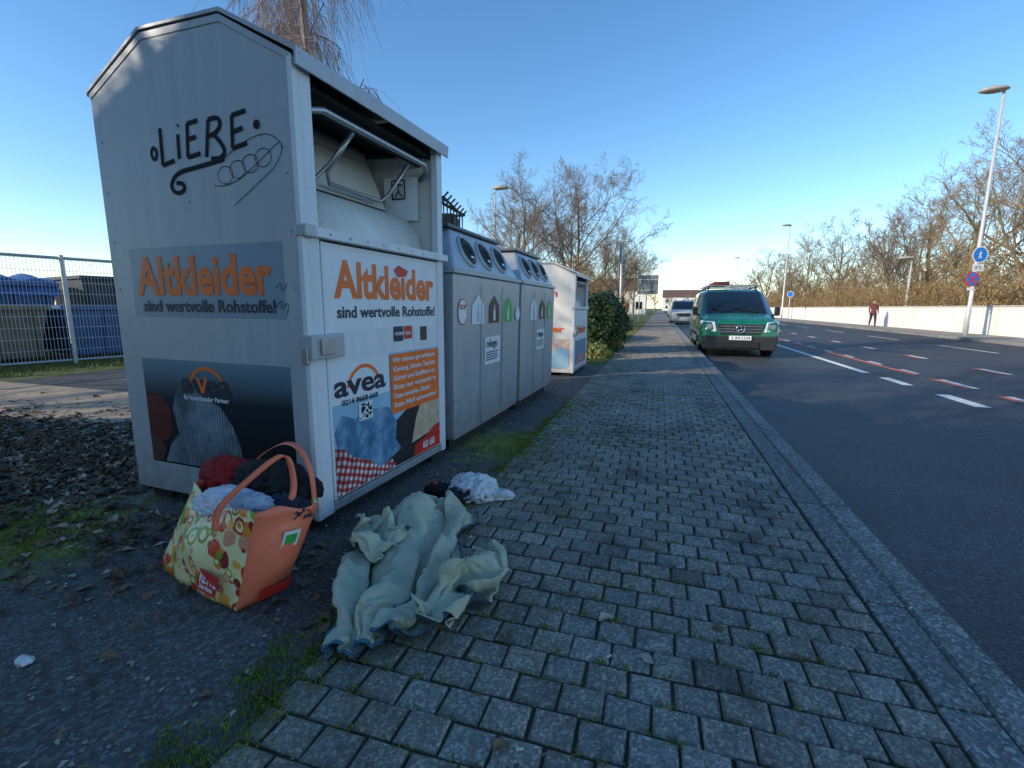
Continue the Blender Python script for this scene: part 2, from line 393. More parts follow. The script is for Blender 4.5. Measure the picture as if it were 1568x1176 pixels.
def arc(cx,cz,r0,r1,a0,a1,n=14):
    o=[(cx+r1*math.cos(a0+(a1-a0)*i/n),cz+r1*math.sin(a0+(a1-a0)*i/n)) for i in range(n+1)]
    i_=[(cx+r0*math.cos(a1+(a0-a1)*i/n),cz+r0*math.sin(a1+(a0-a1)*i/n)) for i in range(n+1)]
    return o+i_
def clothes_container(name,loc,rz,scale=(1,1,1),full=True,bodymat=None):
    P=empty(name,loc,rz,scale); D,W=1.33,1.32
    B=bodymat or M_body
    prof=[(0,.07),(0,2.16),(-.38,2.385),(-.9,2.40),(-D,2.19),(-D,.07)]
    prism_y('side_panel',prof,0,.03,B,P,.004)
    prism_y('side_panel_far',prof,W-.03,W,B,P,.004)
    box('back_panel',(-D,.03,.07),(-D+.03,W-.03,2.18),B,P)
    box('floor_panel',(-D+.03,.03,.08),(-.03,W-.03,.11),M_dark,P)
    top=[(.045,2.12),(.05,2.19),(-.37,2.415),(-.91,2.43),(-D-.01,2.21),(-D-.01,2.18),(-D-.004,2.195),(-.905,2.414),(-.375,2.398),(.035,2.175),(.035,2.12)]
    prism_y('roof',top,-.010,W+.012,M_trim if full else B,P,.002)
    box('front_post',(-.035,.03,.07),(.012,.105,2.16),M_doorw,P,.004)
    box('front_post_far',(-.035,W-.09,.07),(.012,W-.03,2.16),M_doorw,P,.004)
    box('corner_flange',(-.012,-.006,.07),(.016,.028,2.16),M_doorw,P,.003)
    box('door',(-.03,.108,.13),(.006,W-.093,1.42),M_doorw,P,.004)
    box('door_top_rail',(-.03,.0,1.43),(.04,W,1.475),M_doorw,P,.005)
    box('rail_hook',(-.02,-.010,1.425),(.045,.06,1.48),M_trim,P,.006)
    box('door_gap',(-.04,.1,.1),(-.028,W-.09,1.44),M_dark,P)
    box('bottom_rail',(-.03,.108,.075),(.008,W-.093,.122),M_trim,P,.003)
    for i,(a,b_) in enumerate([((.004,.11,.13),(.014,.128,1.42)),((.004,W-.113,.13),(.014,W-.095,1.42))]):
        box('door_frame_%d'%i,a,b_,M_doorw,P,.003)
    for i,(x,y) in enumerate([(-.12,.1),(-.12,W-.1),(-D+.12,.1),(-D+.12,W-.1)]):
        box('foot_%d'%i,(x-.08,y-.05,0),(x+.08,y+.05,.07),M_dark,P)
    box('ledge_plate',(-.35,.03,1.475),(-.03,W-.03,1.49),M_inner,P)
    box('hopper_back',(-.62,.03,1.45),(-.6,W-.03,2.25),M_inner,P)
    hexa('hopper_ceiling',[(-.6,.031,2.2),(-.04,.031,2.1),(-.04,W-.031,2.1),(-.6,W-.031,2.2),(-.6,.031,2.22),(-.04,.031,2.12),(-.04,W-.031,2.12),(-.6,W-.031,2.22)],M_dark,P)
    V=[];F=[];n=18
    for k in range(n+1):
        a=R(-20)+R(150)*k/n
        for y in (.06,W-.16): V.append((-.33+.25*math.cos(a),y,1.47+.27*math.sin(a)))
    for k in range(n): F.append((2*k,2*k+1,2*k+3,2*k+2))
    F.append(tuple(range(0,2*n+2,2))); F.append(tuple(range(2*n+1,-1,-2)))
    o=mesh('hopper_drum',V,F,M_inner,P); fixn(o)
    for p in o.data.polygons[:n]: p.use_smooth=True
    hexa('hopper_flap',[(-.34,.06,1.76),(-.32,.06,1.76),(-.32,W-.2,1.76),(-.34,W-.2,1.76),(-.5,.06,2.12),(-.48,.06,2.13),(-.48,W-.2,2.13),(-.5,W-.2,2.12)],M_inner,P,.006)
    hexa('hopper_side_wedge',[(-.6,W-.16,1.49),(-.05,W-.045,1.49),(-.05,W-.033,1.49),(-.6,W-.033,1.49),(-.6,W-.16,2.12),(-.05,W-.045,2.12),(-.05,W-.033,2.12),(-.6,W-.033,2.12)],M_inner,P)
    tube('handle_bar',[(-.1,.06,1.84),(-.02,.1,1.99),(-.01,.2,2.02),(-.01,W-.22,2.02),(-.05,W-.12,2.0),(-.12,W-.08,1.97)],.016,M_steel,P)
    tube('handle_loop',[(-.1,.50,2.02),(-.2,.46,1.88),(-.27,.42,1.80),(-.27,.34,1.77),(-.27,.1,1.77)][::-1],.010,M_steel,P)
    tube('handle_loop_inner',[(-.08,.50,2.03),(-.24,.47,1.84),(-.27,.52,1.79),(-.27,.98,1.79),(-.24,1.04,1.84),(-.1,1.06,2.02)],.012,M_steel,P)
    tube('flap_hinge_rod',[(-.14,.04,2.07),(-.14,W-.04,2.07)],.016,M_dark,P)
    box('lock_box',(-.01,-.02,.87),(.05,.2,.985),M_trim,P,.006)
    box('lock_pin',(-.005,-.035,.85),(.03,-.01,.93),M_steel,P,.004)
    box('lock_shroud',(.05,.03,.89),(.065,.12,.965),M_steel,P,.004)
    V=[];F=[]
    def riv(x,y,z,ax):
        s=len(V)
        for k in range(6):
            a=k*math.pi/3
            V.append((x+.007*math.cos(a),y,z+.007*math.sin(a)) if ax=='y' else (x,y+.007*math.cos(a),z+.007*math.sin(a)))
        V.append((x,y-.004,z) if ax=='y' else (x+.004,y,z))
        for k in range(6): F.append((s+k,s+(k+1)%6,s+6))
    for z in [.2+.25*i for i in range(8)]:
        riv(-.05,-.001,z,'y'); riv(-D+.05,-.001,z,'y')
    for z in (.5,.9,1.6): riv(-.68,-.001,z+.02,'y')
    for y in [.15+.14*i for i in range(8)]: riv(.041,y,1.452,'x')
    mesh('rivets',V,F,M_steel,P)
    V=[];F=[]
    for (a,b_) in (((0.02,2.135),(-.38,2.36)),((-.38,2.36),(-.9,2.375)),((-.9,2.375),(-D,2.165))):
        s=len(V); V+=[(a[0],-.004,a[1]),(b_[0],-.004,b_[1]),(b_[0],-.004,b_[1]+.03),(a[0],-.004,a[1]+.03)]; F.append((s,s+1,s+2,s+3))
    mesh('gable_flange',V,F,M_trim,P)
    return P
C1=clothes_container('clothing_donation_container',(-1.556,1.803,0),R(-3.2))
flat_side('label_top',rect(-1.17,-.11,1.055,1.41),M_lab,C1,.0015)
text('lettering_side','Altkleider',.265,(-1.12,-.004,1.175),'side',M_or,C1,.008,width=.95)
text('lettering_side_small','sind wertvolle Rohstoffe!',.085,(-1.10,-.004,1.085),'side',M_navy,C1,.0018,width=.93)
flat_side('picture_panel',rect(-1.17,-.11,.24,.83),M_grad,C1,.0015)
flat_side('picture_shirt',[(-1.06,.25),(-1.0,.36),(-.93,.42),(-.96,.56),(-.92,.66),(-.86,.69),(-.83,.66),(-.78,.68),(-.7,.63),(-.6,.6),(-.52,.5),(-.47,.38),(-.46,.25)],M_strip,C1,.003)
flat_side('picture_redcloth',[(-1.165,.4),(-1.1,.36),(-1.02,.38),(-.98,.44),(-.98,.55),(-1.05,.62),(-1.165,.64)],pm('print_darkred',(.1,.012,.01),.4,var=.5,scale=9),C1,.0028)
flat_side('picture_brown',[(-1.165,.245),(-1.08,.245),(-1.04,.33),(-1.1,.38),(-1.165,.39)],pm('print_umber',(.07,.035,.02),.4,var=.5,scale=9),C1,.0032)
text('logo_side','avea',.15,(-.87,-.0045,.66),'side',M_navy,C1,.004,width=.36)
flat_side('logo_arc',arc(-.68,.66,.125,.143,R(15),R(170)),M_or,C1,.0042)
flat_side('logo_v',[(-.755,.745),(-.735,.745),(-.712,.69),(-.69,.745),(-.67,.745),(-.702,.66),(-.72,.66)],M_or,C1,.0055)
text('logo_side_small','Ihr kommunaler Partner',.035,(-.86,-.0045,.62),'side',M_wl,C1,.0006,width=.33)
gl=[]
L=lambda *p:gl.append(list(p))
L((-.83,1.97),(-.835,1.80)); L((-.835,1.80),(-.75,1.815))
L((-.71,1.93),(-.715,1.82)); L((-.705,1.965),(-.70,1.97))
L((-.64,1.97),(-.655,1.82)); L((-.655,1.82),(-.57,1.83)); L((-.65,1.90),(-.59,1.905)); L((-.64,1.97),(-.57,1.975))
L((-.53,1.81),(-.5,1.97)); L((-.5,1.97),(-.44,1.98),(-.42,1.94),(-.46,1.905),(-.5,1.9)); L((-.47,1.9),(-.40,1.84),(-.43,1.79),(-.5,1.8))
L((-.35,1.97),(-.36,1.83)); L((-.36,1.83),(-.27,1.845)); L((-.35,1.9),(-.29,1.91)); L((-.35,1.97),(-.265,1.98))
L((-.42,1.79),(-.6,1.77),(-.74,1.76),(-.8,1.7),(-.76,1.66),(-.7,1.67),(-.7,1.71),(-.75,1.71))
strokes('graffiti_tag',gl,.0115,(0,-.003,0),M_ink,C1)
flat_side('graffiti_dot',disc_pts((-.205,1.915),.020),M_ink,C1,.003)
strokes('graffiti_ring',[[( -.89+.02*math.cos(a*.7),1.86+.028*math.sin(a*.7)) for a in range(10)]],.009,(0,-.003,0),M_ink,C1)
gl=[]
for i in range(4):
    cx=-.42+.08*i; gl.append([(cx+.05*math.cos(a*.55+i),1.72+.03*i*.6+.04*math.sin(a*.55+i)) for a in range(13)])
gl.append([(-.5,1.68),(-.4,1.66),(-.2,1.76),(-.06,1.85),(-.08,1.75),(-.2,1.68),(-.38,1.58)])
gl.append([(-.44,1.78),(-.3,1.86),(-.1,1.88),(-.06,1.8)])
strokes('graffiti_scribble',gl,.0018,(0,-.003,0),M_ink,C1)
strokes('graffiti_side_note',[[(-.16,1.2),(-.12,1.24),(-.13,1.17),(-.09,1.22)],[(-.18,1.1),(-.12,1.16),(-.14,1.09),(-.08,1.15),(-.1,1.08)]],.002,(0,-.004,0),M_ink,C1)
f0=.0075
flat_front('front_label_top',rect(.13,1.205,.99,1.395),M_wl,C1,f0)
text('lettering_front','Altkleider',.255,(f0+.002,.2,1.165),'front',M_or,C1,.008,width=.97)
text('lettering_front_small','sind wertvolle Rohstoffe!',.085,(f0+.002,.2,1.06),'front',M_navy,C1,.0018,width=.97)
flat_front('front_picture_blue',rect(.13,1.205,.14,.845),M_sky,C1,f0)
flat_front('front_picture_white',rect(.13,.62,.62,.845),M_wl,C1,f0+.0012)
text('logo_front','avea',.16,(f0+.003,.15,.66),'front',M_navy,C1,.004,width=.43)
flat_front('logo_front_arc',arc(.39,.66,.13,.15,R(20),R(165)),M_or,C1,f0+.0025)
flat_front('front_picture_black',[(.13,.14),(1.205,.14),(1.205,.5),(1.0,.48),(.85,.5),(.66,.42),(.5,.3),(.3,.26),(.13,.3)],M_black,C1,f0+.002)
flat_front('front_picture_jeans',[(.14,.48),(.2,.56),(.3,.52),(.42,.55),(.6,.53),(.68,.42),(.66,.32),(.72,.24),(.6,.21),(.5,.17),(.42,.24),(.3,.28),(.16,.36)],M_jeans,C1,f0+.003)
flat_front('front_picture_gingham',[(.13,.14),(.66,.14),(.62,.2),(.5,.19),(.4,.26),(.28,.31),(.2,.38),(.13,.4)],M_ging,C1,f0+.004)
flat_front('front_picture_beige',[(.84,.24),(.9,.4),(.96,.49),(1.08,.52),(1.205,.56),(1.205,.3),(1.05,.26)],M_beige,C1,f0+.003)
flat_front('front_picture_red',[(.86,.14),(1.205,.14),(1.205,.3),(1.12,.29),(1.0,.24),(.88,.22)],M_red,C1,f0+.004)
flat_front('front_orange_box',rect(.63,1.2,.475,.835),M_or,C1,f0+.005)
for i,s in enumerate(['Wir nehmen gut erhaltene','Kleidung, Schuhe, Taschen,','Gürtel und Stofftiere an.','Bitte nur verpackt in','Tüten einwerfen. Danke!','Kein Müll einwerfen!']):
    text('info_text_%d'%i,s,.043,(f0+.006,.655,.785-.055*i),'front',M_wl,C1,.0006,width=.5 if i!=4 else .42)
flat_front('qr_code',rect(.33,.45,.5,.6),M_wl,C1,f0+.0042)
V=[];F=[]
for i in range(9):
    for j in range(9):
        if random.random()<.5:
            y=.338+i*.0117; z=.508+j*.0095; s=len(V)
            V+=[(f0+.005,y,z),(f0+.005,y+.0117,z),(f0+.005,y+.0117,z+.0095),(f0+.005,y,z+.0095)]; F.append((s,s+1,s+2,s+3))
mesh('qr_modules',V,F,M_ink,C1)
text('phone_text','0214 8668-668',.04,(f0+.004,.2,.61),'front',M_navy,C1,.0005,width=.3)
text('red_badge_text','60 60',.07,(f0+.0055,.97,.165),'front',M_wl,C1,.001)
st=[('sticker_dark',.68,.78,.91,1.0,M_navy),('sticker_red',.79,.88,.92,1.0,M_red),('sticker_white',.9,.97,.9,.99,M_wl),('sticker_mixed',.98,1.06,.9,.99,M_brownp)]
for n_,a,b_,c,d,mm in st: flat_front(n_,rect(a,b_,c,d),mm,C1,f0+.001)
text('sticker_text','WORK',.03,(f0+.002,.69,.945),'front',M_wl,C1,.0005); text('sticker_text_b','KEIN',.03,(f0+.002,.795,.945),'front',M_wl,C1,.0005)
flat_front('sticker_arrow',[(.7,1.33),(.75,1.36),(.85,1.335),(.83,1.30),(.74,1.29)],M_red,C1,f0+.003)
wm=mesh('warning_sticker',[(-.36,1.16,1.70),(-.12,1.20,1.70),(-.12,1.20,1.98),(-.36,1.16,1.98)],[(0,1,2,3)],M_wl,C1)
wk=strokes('warning_pictogram',[[(-.30,1.96),(-.20,1.96)],[(-.20,1.96),(-.20,1.84)],[(-.20,1.84),(-.30,1.84)],[(-.30,1.84),(-.30,1.96)],[(-.25,1.95),(-.25,1.89)],[(-.28,1.93),(-.22,1.93)],[(-.25,1.89),(-.28,1.85)],[(-.25,1.89),(-.22,1.85)]],.005,(0,1.165,0),M_ink,C1)

# ---------------------------------------------------------------- white clothes container
M_wbody=dirtymetal('white_container_paint',(.78,.75,.7),.45,0,top=.3)
C2=clothes_container('clothing_donation_container',(-1.32,7.6,0),R(-1),(.92,1.0,.76),False,M_wbody)
flat_side('picture_panel',rect(-1.25,-.06,.15,.8),pm('print_pale',(.6,.45,.38),.5,var=.6,scale=5),C2,.002)
flat_side('picture_cloth',[(-.6,.16),(-.08,.16),(-.07,.55),(-.25,.62),(-.4,.5),(-.55,.4)],M_sky,C2,.004)
flat_side('picture_cloth_b',[(-1.2,.16),(-.8,.16),(-.7,.4),(-.9,.6),(-1.15,.5)],M_wl,C2,.004)
text('lettering','Altkleider',.2,(-1.1,-.006,.95),'side',M_or,C2,.006,width=.95)
text('lettering_red','Textilien',.22,(-1.1,-.006,1.7),'side',M_red,C2,.005,width=.8)
flat_front('front_picture',rect(.14,1.2,.2,.75),M_jeans,C2,.009)
flat_front('front_picture_gingham',[(.14,.2),(1.2,.2),(.9,.5),(.4,.4)],M_ging,C2,.011)
text('lettering_front','Altkleider',.25,(.01,.2,.9),'front',M_or,C2,.006,width=.95)

# ---------------------------------------------------------------- glass banks
M_bank=dirtymetal('bank_grey_steel',(.45,.48,.51),.38,.35,top=.7)
M_bankhood=dirtymetal('bank_hood_steel',(.42,.45,.47),.36,.3)
M_rub=pm('black_rubber',(.012,.012,.012),.6)
M_lid=dirtymetal('bank_lid_dark',(.1,.12,.14),.4,.2)
def bank(name,loc,rz,L,cols,labels):
    P=empty(name,loc,rz); D=1.25
    hexa('body',[(-D+.04,.02,.1),(-.02,.02,.1),(-.02,L-.02,.1),(-D+.04,L-.02,.1),(-D,0,1.36),(0,0,1.36),(0,L,1.36),(-D,L,1.36)],M_bank,P,.012)
    box('skid',(-D+.1,.08,0),(-.1,L-.08,.1),M_dark,P)
    box('lip',(-D-.012,-.012,1.362),(.014,L+.012,1.392),M_trim,P,.006)
    hexa('hood',[(-D+.01,.01,1.393),(-.01,.01,1.393),(-.01,L-.01,1.393),(-D+.01,L-.01,1.393),(-.95,.24,1.72),(-.16,.24,1.72),(-.16,L-.24,1.72),(-.95,L-.24,1.72)],M_bankhood,P,.02)
    box('lid',(-.98,.2,1.722),(-.14,L-.2,1.75),M_lid,P,.008)
    tube('lifting_eye',[(-.55,L/2-.08,1.75),(-.55,L/2-.08,1.84),(-.55,L/2+.08,1.84),(-.55,L/2+.08,1.75)],.015,M_steel,P,8)
    nrm=Vector((.327,0,.15)).normalized(); tz=Vector((-.15,0,.327)).normalized()
    for i in range(3):
        y=L/2+(i-1)*.36; c=Vector((-.085,y,1.555))+nrm*.004
        def ring(nm,r0,r1,h,mat,seg=28):
            V=[];F=[]
            for k in range(seg):
                a=2*math.pi*k/seg; d=Vector((0,math.cos(a),0))+tz*math.sin(a)
                V+= [c+d*r0+nrm*h*.3,c+d*(r0+r1)/2+nrm*h,c+d*r1+nrm*0]
            for k in range(seg):
                k2=(k+1)%seg
                F+=[(3*k,3*k2,3*k2+1,3*k+1),(3*k+1,3*k2+1,3*k2+2,3*k+2)]
            o=mesh(nm,V,F,mat,P,True); fixn(o)
        ring('port_frame_%d'%i,.115,.14,.02,M_trim); ring('port_rubber_%d'%i,.06,.116,.022,M_rub)
        V=[c+nrm*.003+(Vector((0,math.cos(a),0))+tz*math.sin(a))*.1 for a in [2*math.pi*k/24 for k in range(24)]]
        mesh('port_shade_disc_%d'%i,V,[tuple(range(24))],M_dark,P)  # flat near-black disc paints the shade inside the port
        a=c-tz*.07+nrm*.026
        mesh('port_text_%d'%i,[a+Vector((0,-.03,0)),a+Vector((0,.03,0)),a+Vector((0,.03,0))+tz*.02,a+Vector((0,-.03,0))+tz*.02],[(0,1,2,3)],M_wl,P)
    for i in range(1,3):
        box('rib_%d'%i,(-.004,L*i/3-.006,.14),(.006,L*i/3+.006,1.3),M_bank,P,.003)
    def xo(z): return -.02+.02*(z-.1)/1.26+.004
    def fl(nm,pts,mat,o=0): mesh(nm,[(xo(z)+o,y,z) for y,z in pts],[tuple(range(len(pts)))],mat,P)
    if labels:
        fl('stop_sticker_rim',[(.14+.085*math.cos(R(22.5+45*k)),1.08+.085*1.25*math.sin(R(22.5+45*k))) for k in range(8)],M_red)
        fl('stop_sticker',[(.14+.077*math.cos(R(22.5+45*k)),1.08+.077*1.25*math.sin(R(22.5+45*k))) for k in range(8)],M_wl,.001)
        t=text('stop_text','STOP',.05,(xo(1.1)+.003,.08,1.1),'front',M_red,P,.0008)
    for i,cm in enumerate(cols):
        y=.32+i*.37
        fl('glass_type_%d'%i,[(y,.98),(y+.25,.98),(y+.25,1.13),(y+.125,1.22),(y,1.13)],cm)
        fl('bottle_%d'%i,[(y+.1,1.0),(y+.15,1.0),(y+.15,1.08),(y+.135,1.1),(y+.135,1.14),(y+.115,1.14),(y+.115,1.1),(y+.1,1.08)],M_wl if cm!=M_wl else M_sky,.002)
    fl('notice',rect(.6,.98,.62,.86),M_wl)
    text('notice_text','relogo',.1,(xo(.76)+.004,.63,.77),'front',M_navy,P,.0008,width=.26)
    for i in range(4): fl('notice_line_%d'%i,rect(.63,.93-.04*(i%2),.72-.022*i,.73-.022*i),M_navy,.002)
    return P
G1=bank('glass_recycling_container',(-1.435,3.2,0),R(-1.6),1.55,[M_wl,M_brownp,M_greenp],True)
G2=bank('glass_recycling_container',(-1.385,4.82,0),R(-1.2),1.45,[M_wl,M_brownp,M_greenp],False)
flat_front('round_sticker',disc_pts((1.47,1.05),.07),M_wl,G1,.004)
rk=empty('black_wire_rack',(-1.95,3.45,1.76),R(12))
V=[];F=[]
for z in (0.01,.2): tube_into(V,F,[(-.25,0,z),(.3,0,z),(.3,.75,z),(-.25,.75,z),(-.25,0,z)],.012,6)
for y in [i*.125 for i in range(7)]:
    tube_into(V,F,[(-.25,y,.01),(.3,y,.01),(.3,y,.2),(.34,y,.24)],.008,5)
for x in (-.15,0,.15): tube_into(V,F,[(x,0,.01),(x,.75,.01)],.008,5)
tube_into(V,F,[(.3,.1,.2),(.1,.5,.3),(.3,.85,.22)],.014,6)
mesh('wires',V,F,M_rub,rk)
box('crate_edge',(.1,.45,.02),(.28,.72,.17),M_rub,rk,.02)

# ---------------------------------------------------------------- shopping bag
def bagfruit():
    m,nt,b=newmat('bag_fruit_print')
    nz=tex(nt,'ShaderNodeTexNoise',16,2,.5)
    tc=nt.nodes['TC']
    ad=N(nt,'ShaderNodeVectorMath',operation='MULTIPLY_ADD'); nt.links.new(nz.outputs['Color'],ad.inputs[0]); ad.inputs[1].default_value=(.03,.03,.03); nt.links.new(tc.outputs['Object'],ad.inputs[2])
    c=(.88,.74,.38)
    for (sc,th,off) in ((13,.44,0),(19,.36,7.3)):
        mp=N(nt,'ShaderNodeMapping'); mp.inputs['Location'].default_value=(off,off*.7,off*.3); mp.inputs['Rotation'].default_value=(0,R(off*9),0)
        nt.links.new(ad.outputs[0],mp.inputs[0])
        v=tex(nt,'ShaderNodeTexVoronoi',sc,vec=mp.outputs[0]); v.inputs['Randomness'].default_value=.8
        sp=ramp(nt,v.outputs['Distance'],[(th,(1,1,1)),(th+.03,(0,0,0))])
        sep=N(nt,'ShaderNodeSeparateColor'); nt.links.new(v.outputs['Color'],sep.inputs[0])
        fc=ramp(nt,sep.outputs[2],[(0,(.72,.07,.03)),(.2,(.85,.26,.02)),(.38,(.25,.36,.03)),(.52,(.88,.42,.06)),(.68,(.28,.03,.02)),(.82,(.8,.3,.18)),(.93,(.4,.2,.04))])
        fc.node.color_ramp.interpolation='CONSTANT'
        rim=ramp(nt,sep.outputs[0],[(0,(.25,.34,.03)),(.4,(.8,.22,.03)),(.7,(.45,.05,.03))]); rim.node.color_ramp.interpolation='CONSTANT'
        core=ramp(nt,v.outputs['Distance'],[(.09,(.3,.1,.02)),(.11,(.95,.78,.4))])
        edge=ramp(nt,v.outputs['Distance'],[(th*.68,(0,0,0)),(th*.74,(1,1,1))])
        sl=mixc(nt,edge,core,rim)
        sep2=ramp(nt,sep.outputs[1],[(.5,(0,0,0)),(.52,(1,1,1))])
        c=mixc(nt,sp,c,mixc(nt,sep2,fc,sl))
    nt.links.new(c,b.inputs['Base Color']); b.inputs['Roughness'].default_value=.38
    n=tex(nt,'ShaderNodeTexNoise',9,3,.6); bump(nt,b,n.outputs[0],.6,.02)
    return m
M_fruit=bagfruit(); M_coral=pm('bag_coral',(.88,.2,.1),.4,var=.08,bmp=.5,bscale=9)
BG=empty('shopping_bag',(0,0,0))
bot=[Vector((-1.435,1.21,.005)),Vector((-2.0,1.34,.005)),Vector((-1.92,1.52,.005)),Vector((-1.38,1.39,.005))]
topp=[Vector((-1.345,1.245,.385)),Vector((-1.82,1.40,.375)),Vector((-1.76,1.64,.38)),Vector((-1.255,1.46,.35))]
V=[];F=[];MI=[];nl=16;ns=[22,8,22,8]
for l in range(nl+1):
    t=l/nl
    for s in range(4):
        a0,a1=bot[s].lerp(topp[s],t),bot[(s+1)%4].lerp(topp[(s+1)%4],t)
        mid=(bot[0].lerp(topp[0],t)+bot[2].lerp(topp[2],t))/2
        for k in range(ns[s]):
            f=k/ns[s]; p=a0.lerp(a1,f)
            out=((a0+a1)/2-mid); out.z=0; out.normalize()
            bul=math.sin(math.pi*f)*(.045*math.sin(math.pi*min(1,t*1.15))+.008)
            nn=noise.noise(p*7)*.018+noise.noise(p*19)*.007
            p=p+out*(bul+nn*math.sin(math.pi*f)**.5)
            if l==nl: p.z+=.015*math.sin(f*7+s)-.03*math.sin(math.pi*f)*(s==0)
            V.append(p)
rn=sum(ns)
for l in range(nl):
    for k in range(rn):
        k2=(k+1)%rn; F.append((l*rn+k,l*rn+k2,(l+1)*rn+k2,(l+1)*rn+k))
        MI.append(1 if (k>=ns[0]+ns[1]+ns[2] or ns[0]<=k<ns[0]+ns[1]) else 0)
F.append(tuple(range(rn))[::-1]); MI.append(0)
o=mesh('bag_body',V,F,[M_fruit,M_coral],BG,True,MI); so=o.modifiers.new('s','SOLIDIFY'); so.thickness=.003
def ribbon(name,pts,w,wd,mat,parent,thick=.003):
    V=[];F=[]
    pts=[Vector(p) for p in pts]
    out=[]
    for i in range(len(pts)-1):
        p0=pts[max(i-1,0)];p1=pts[i];p2=pts[i+1];p3=pts[min(i+2,len(pts)-1)]
        for k in range(6):
            t=k/6; out.append(.5*((2*p1)+(-p0+p2)*t+(2*p0-5*p1+4*p2-p3)*t*t+(-p0+3*p1-3*p2+p3)*t**3))
    out.append(pts[-1])
    for p in out: V+=[p-Vector(wd)*w/2,p+Vector(wd)*w/2]
    for i in range(len(out)-1): F.append((2*i,2*i+1,2*i+3,2*i+2))
    o=mesh(name,V,F,mat,parent,True); s=o.modifiers.new('s','SOLIDIFY'); s.thickness=thick; return o
ribbon('handle_front',[(-1.52,1.225,.30),(-1.51,1.245,.38),(-1.44,1.31,.47),(-1.37,1.39,.545),(-1.345,1.42,.53),(-1.33,1.42,.42),(-1.33,1.38,.34)],.026,(.75,.5,-.35),M_coral,BG)
ribbon('handle_back',[(-1.72,1.55,.36),(-1.64,1.56,.46),(-1.5,1.55,.54),(-1.37,1.5,.55),(-1.30,1.48,.47),(-1.28,1.47,.35)],.024,(.3,.8,.3),M_coral,BG)
M_clr=pm('cloth_darkred',(.3,.012,.012),.85,bmp=.3); M_cln=pm('cloth_navy',(.02,.025,.045),.85,bmp=.3)
M_clw=pm('cloth_white',(.68,.68,.72),.85,var=.1,bmp=.3); M_clb=pm('cloth_black',(.012,.012,.014),.85,bmp=.3)
blob('clothes_white',(-1.60,1.36,.335),(.14,.07,.065),M_clw,BG,5,amp=.3,freq=5,seed=1)
blob('clothes_red',(-1.73,1.49,.38),(.12,.08,.09),M_clr,BG,5,amp=.32,freq=4.5,seed=2)
blob('clothes_black',(-1.5,1.5,.375),(.19,.09,.10),M_clb,BG,5,amp=.32,freq=4.5,seed=3)
blob('clothes_navy',(-1.36,1.42,.325),(.09,.06,.06),M_cln,BG,5,amp=.3,freq=5,seed=4)
blob('clothes_bluewhite',(-1.46,1.34,.355),(.09,.05,.05),pm('cloth_paleblue',(.45,.5,.6),.8),BG,5,amp=.35,freq=5,seed=6)
def facequad(name,A,B,C,Dp,u0,u1,v0,v1,mat,push):
    def P(u,v): return A.lerp(B,u).lerp(Dp.lerp(C,u),v)
    n=(B-A).cross(Dp-A).normalized()
    pts=[]
    for (u,v) in ((u0,v0),(u1,v0),(u1,v1),(u0,v1)): pts.append(P(u,v)+n*push)
    return mesh(name,pts,[(0,1,2,3)],mat,BG)
def onface(s,txt,name,u,v,size,mat,push,width):
    A,B=bot[(s+1)%4],bot[s]; Dp,C=topp[(s+1)%4],topp[s]
    X=(B-A).normalized(); n=X.cross((Dp-A)).normalized(); Y=n.cross(X)
    p=A.lerp(B,u).lerp(Dp.lerp(C,u),v)+n*push
    o=text(name,txt,size,(0,0,0),'side',mat,BG,size*.02,width=width)
    sx=o.scale.x
    o.matrix_basis=Matrix.Translation(p)@Matrix((X,Y,n)).transposed().to_4x4()@Matrix.Diagonal((sx,1,1,1))
A,B=bot[1],bot[0]; Dp,C=topp[1],topp[0]
facequad('badge_red',A,B,C,Dp,.64,.88,.10,.31,M_red,.049); onface(0,'REWE','badge_text',.665,.19,.06,M_wl,.051,.11)
onface(0,'Dein Markt','badge_text_small',.68,.13,.022,M_wl,.051,.09)
A,B=bot[0],bot[3]; Dp,C=topp[0],topp[3]
facequad('badge_side',A,B,C,Dp,.25,.9,.08,.2,M_red,.042); facequad('badge_green',A,B,C,Dp,.46,.66,.66,.76,M_greenp,.047)
facequad('badge_white',A,B,C,Dp,.42,.70,.62,.80,M_wl,.046)

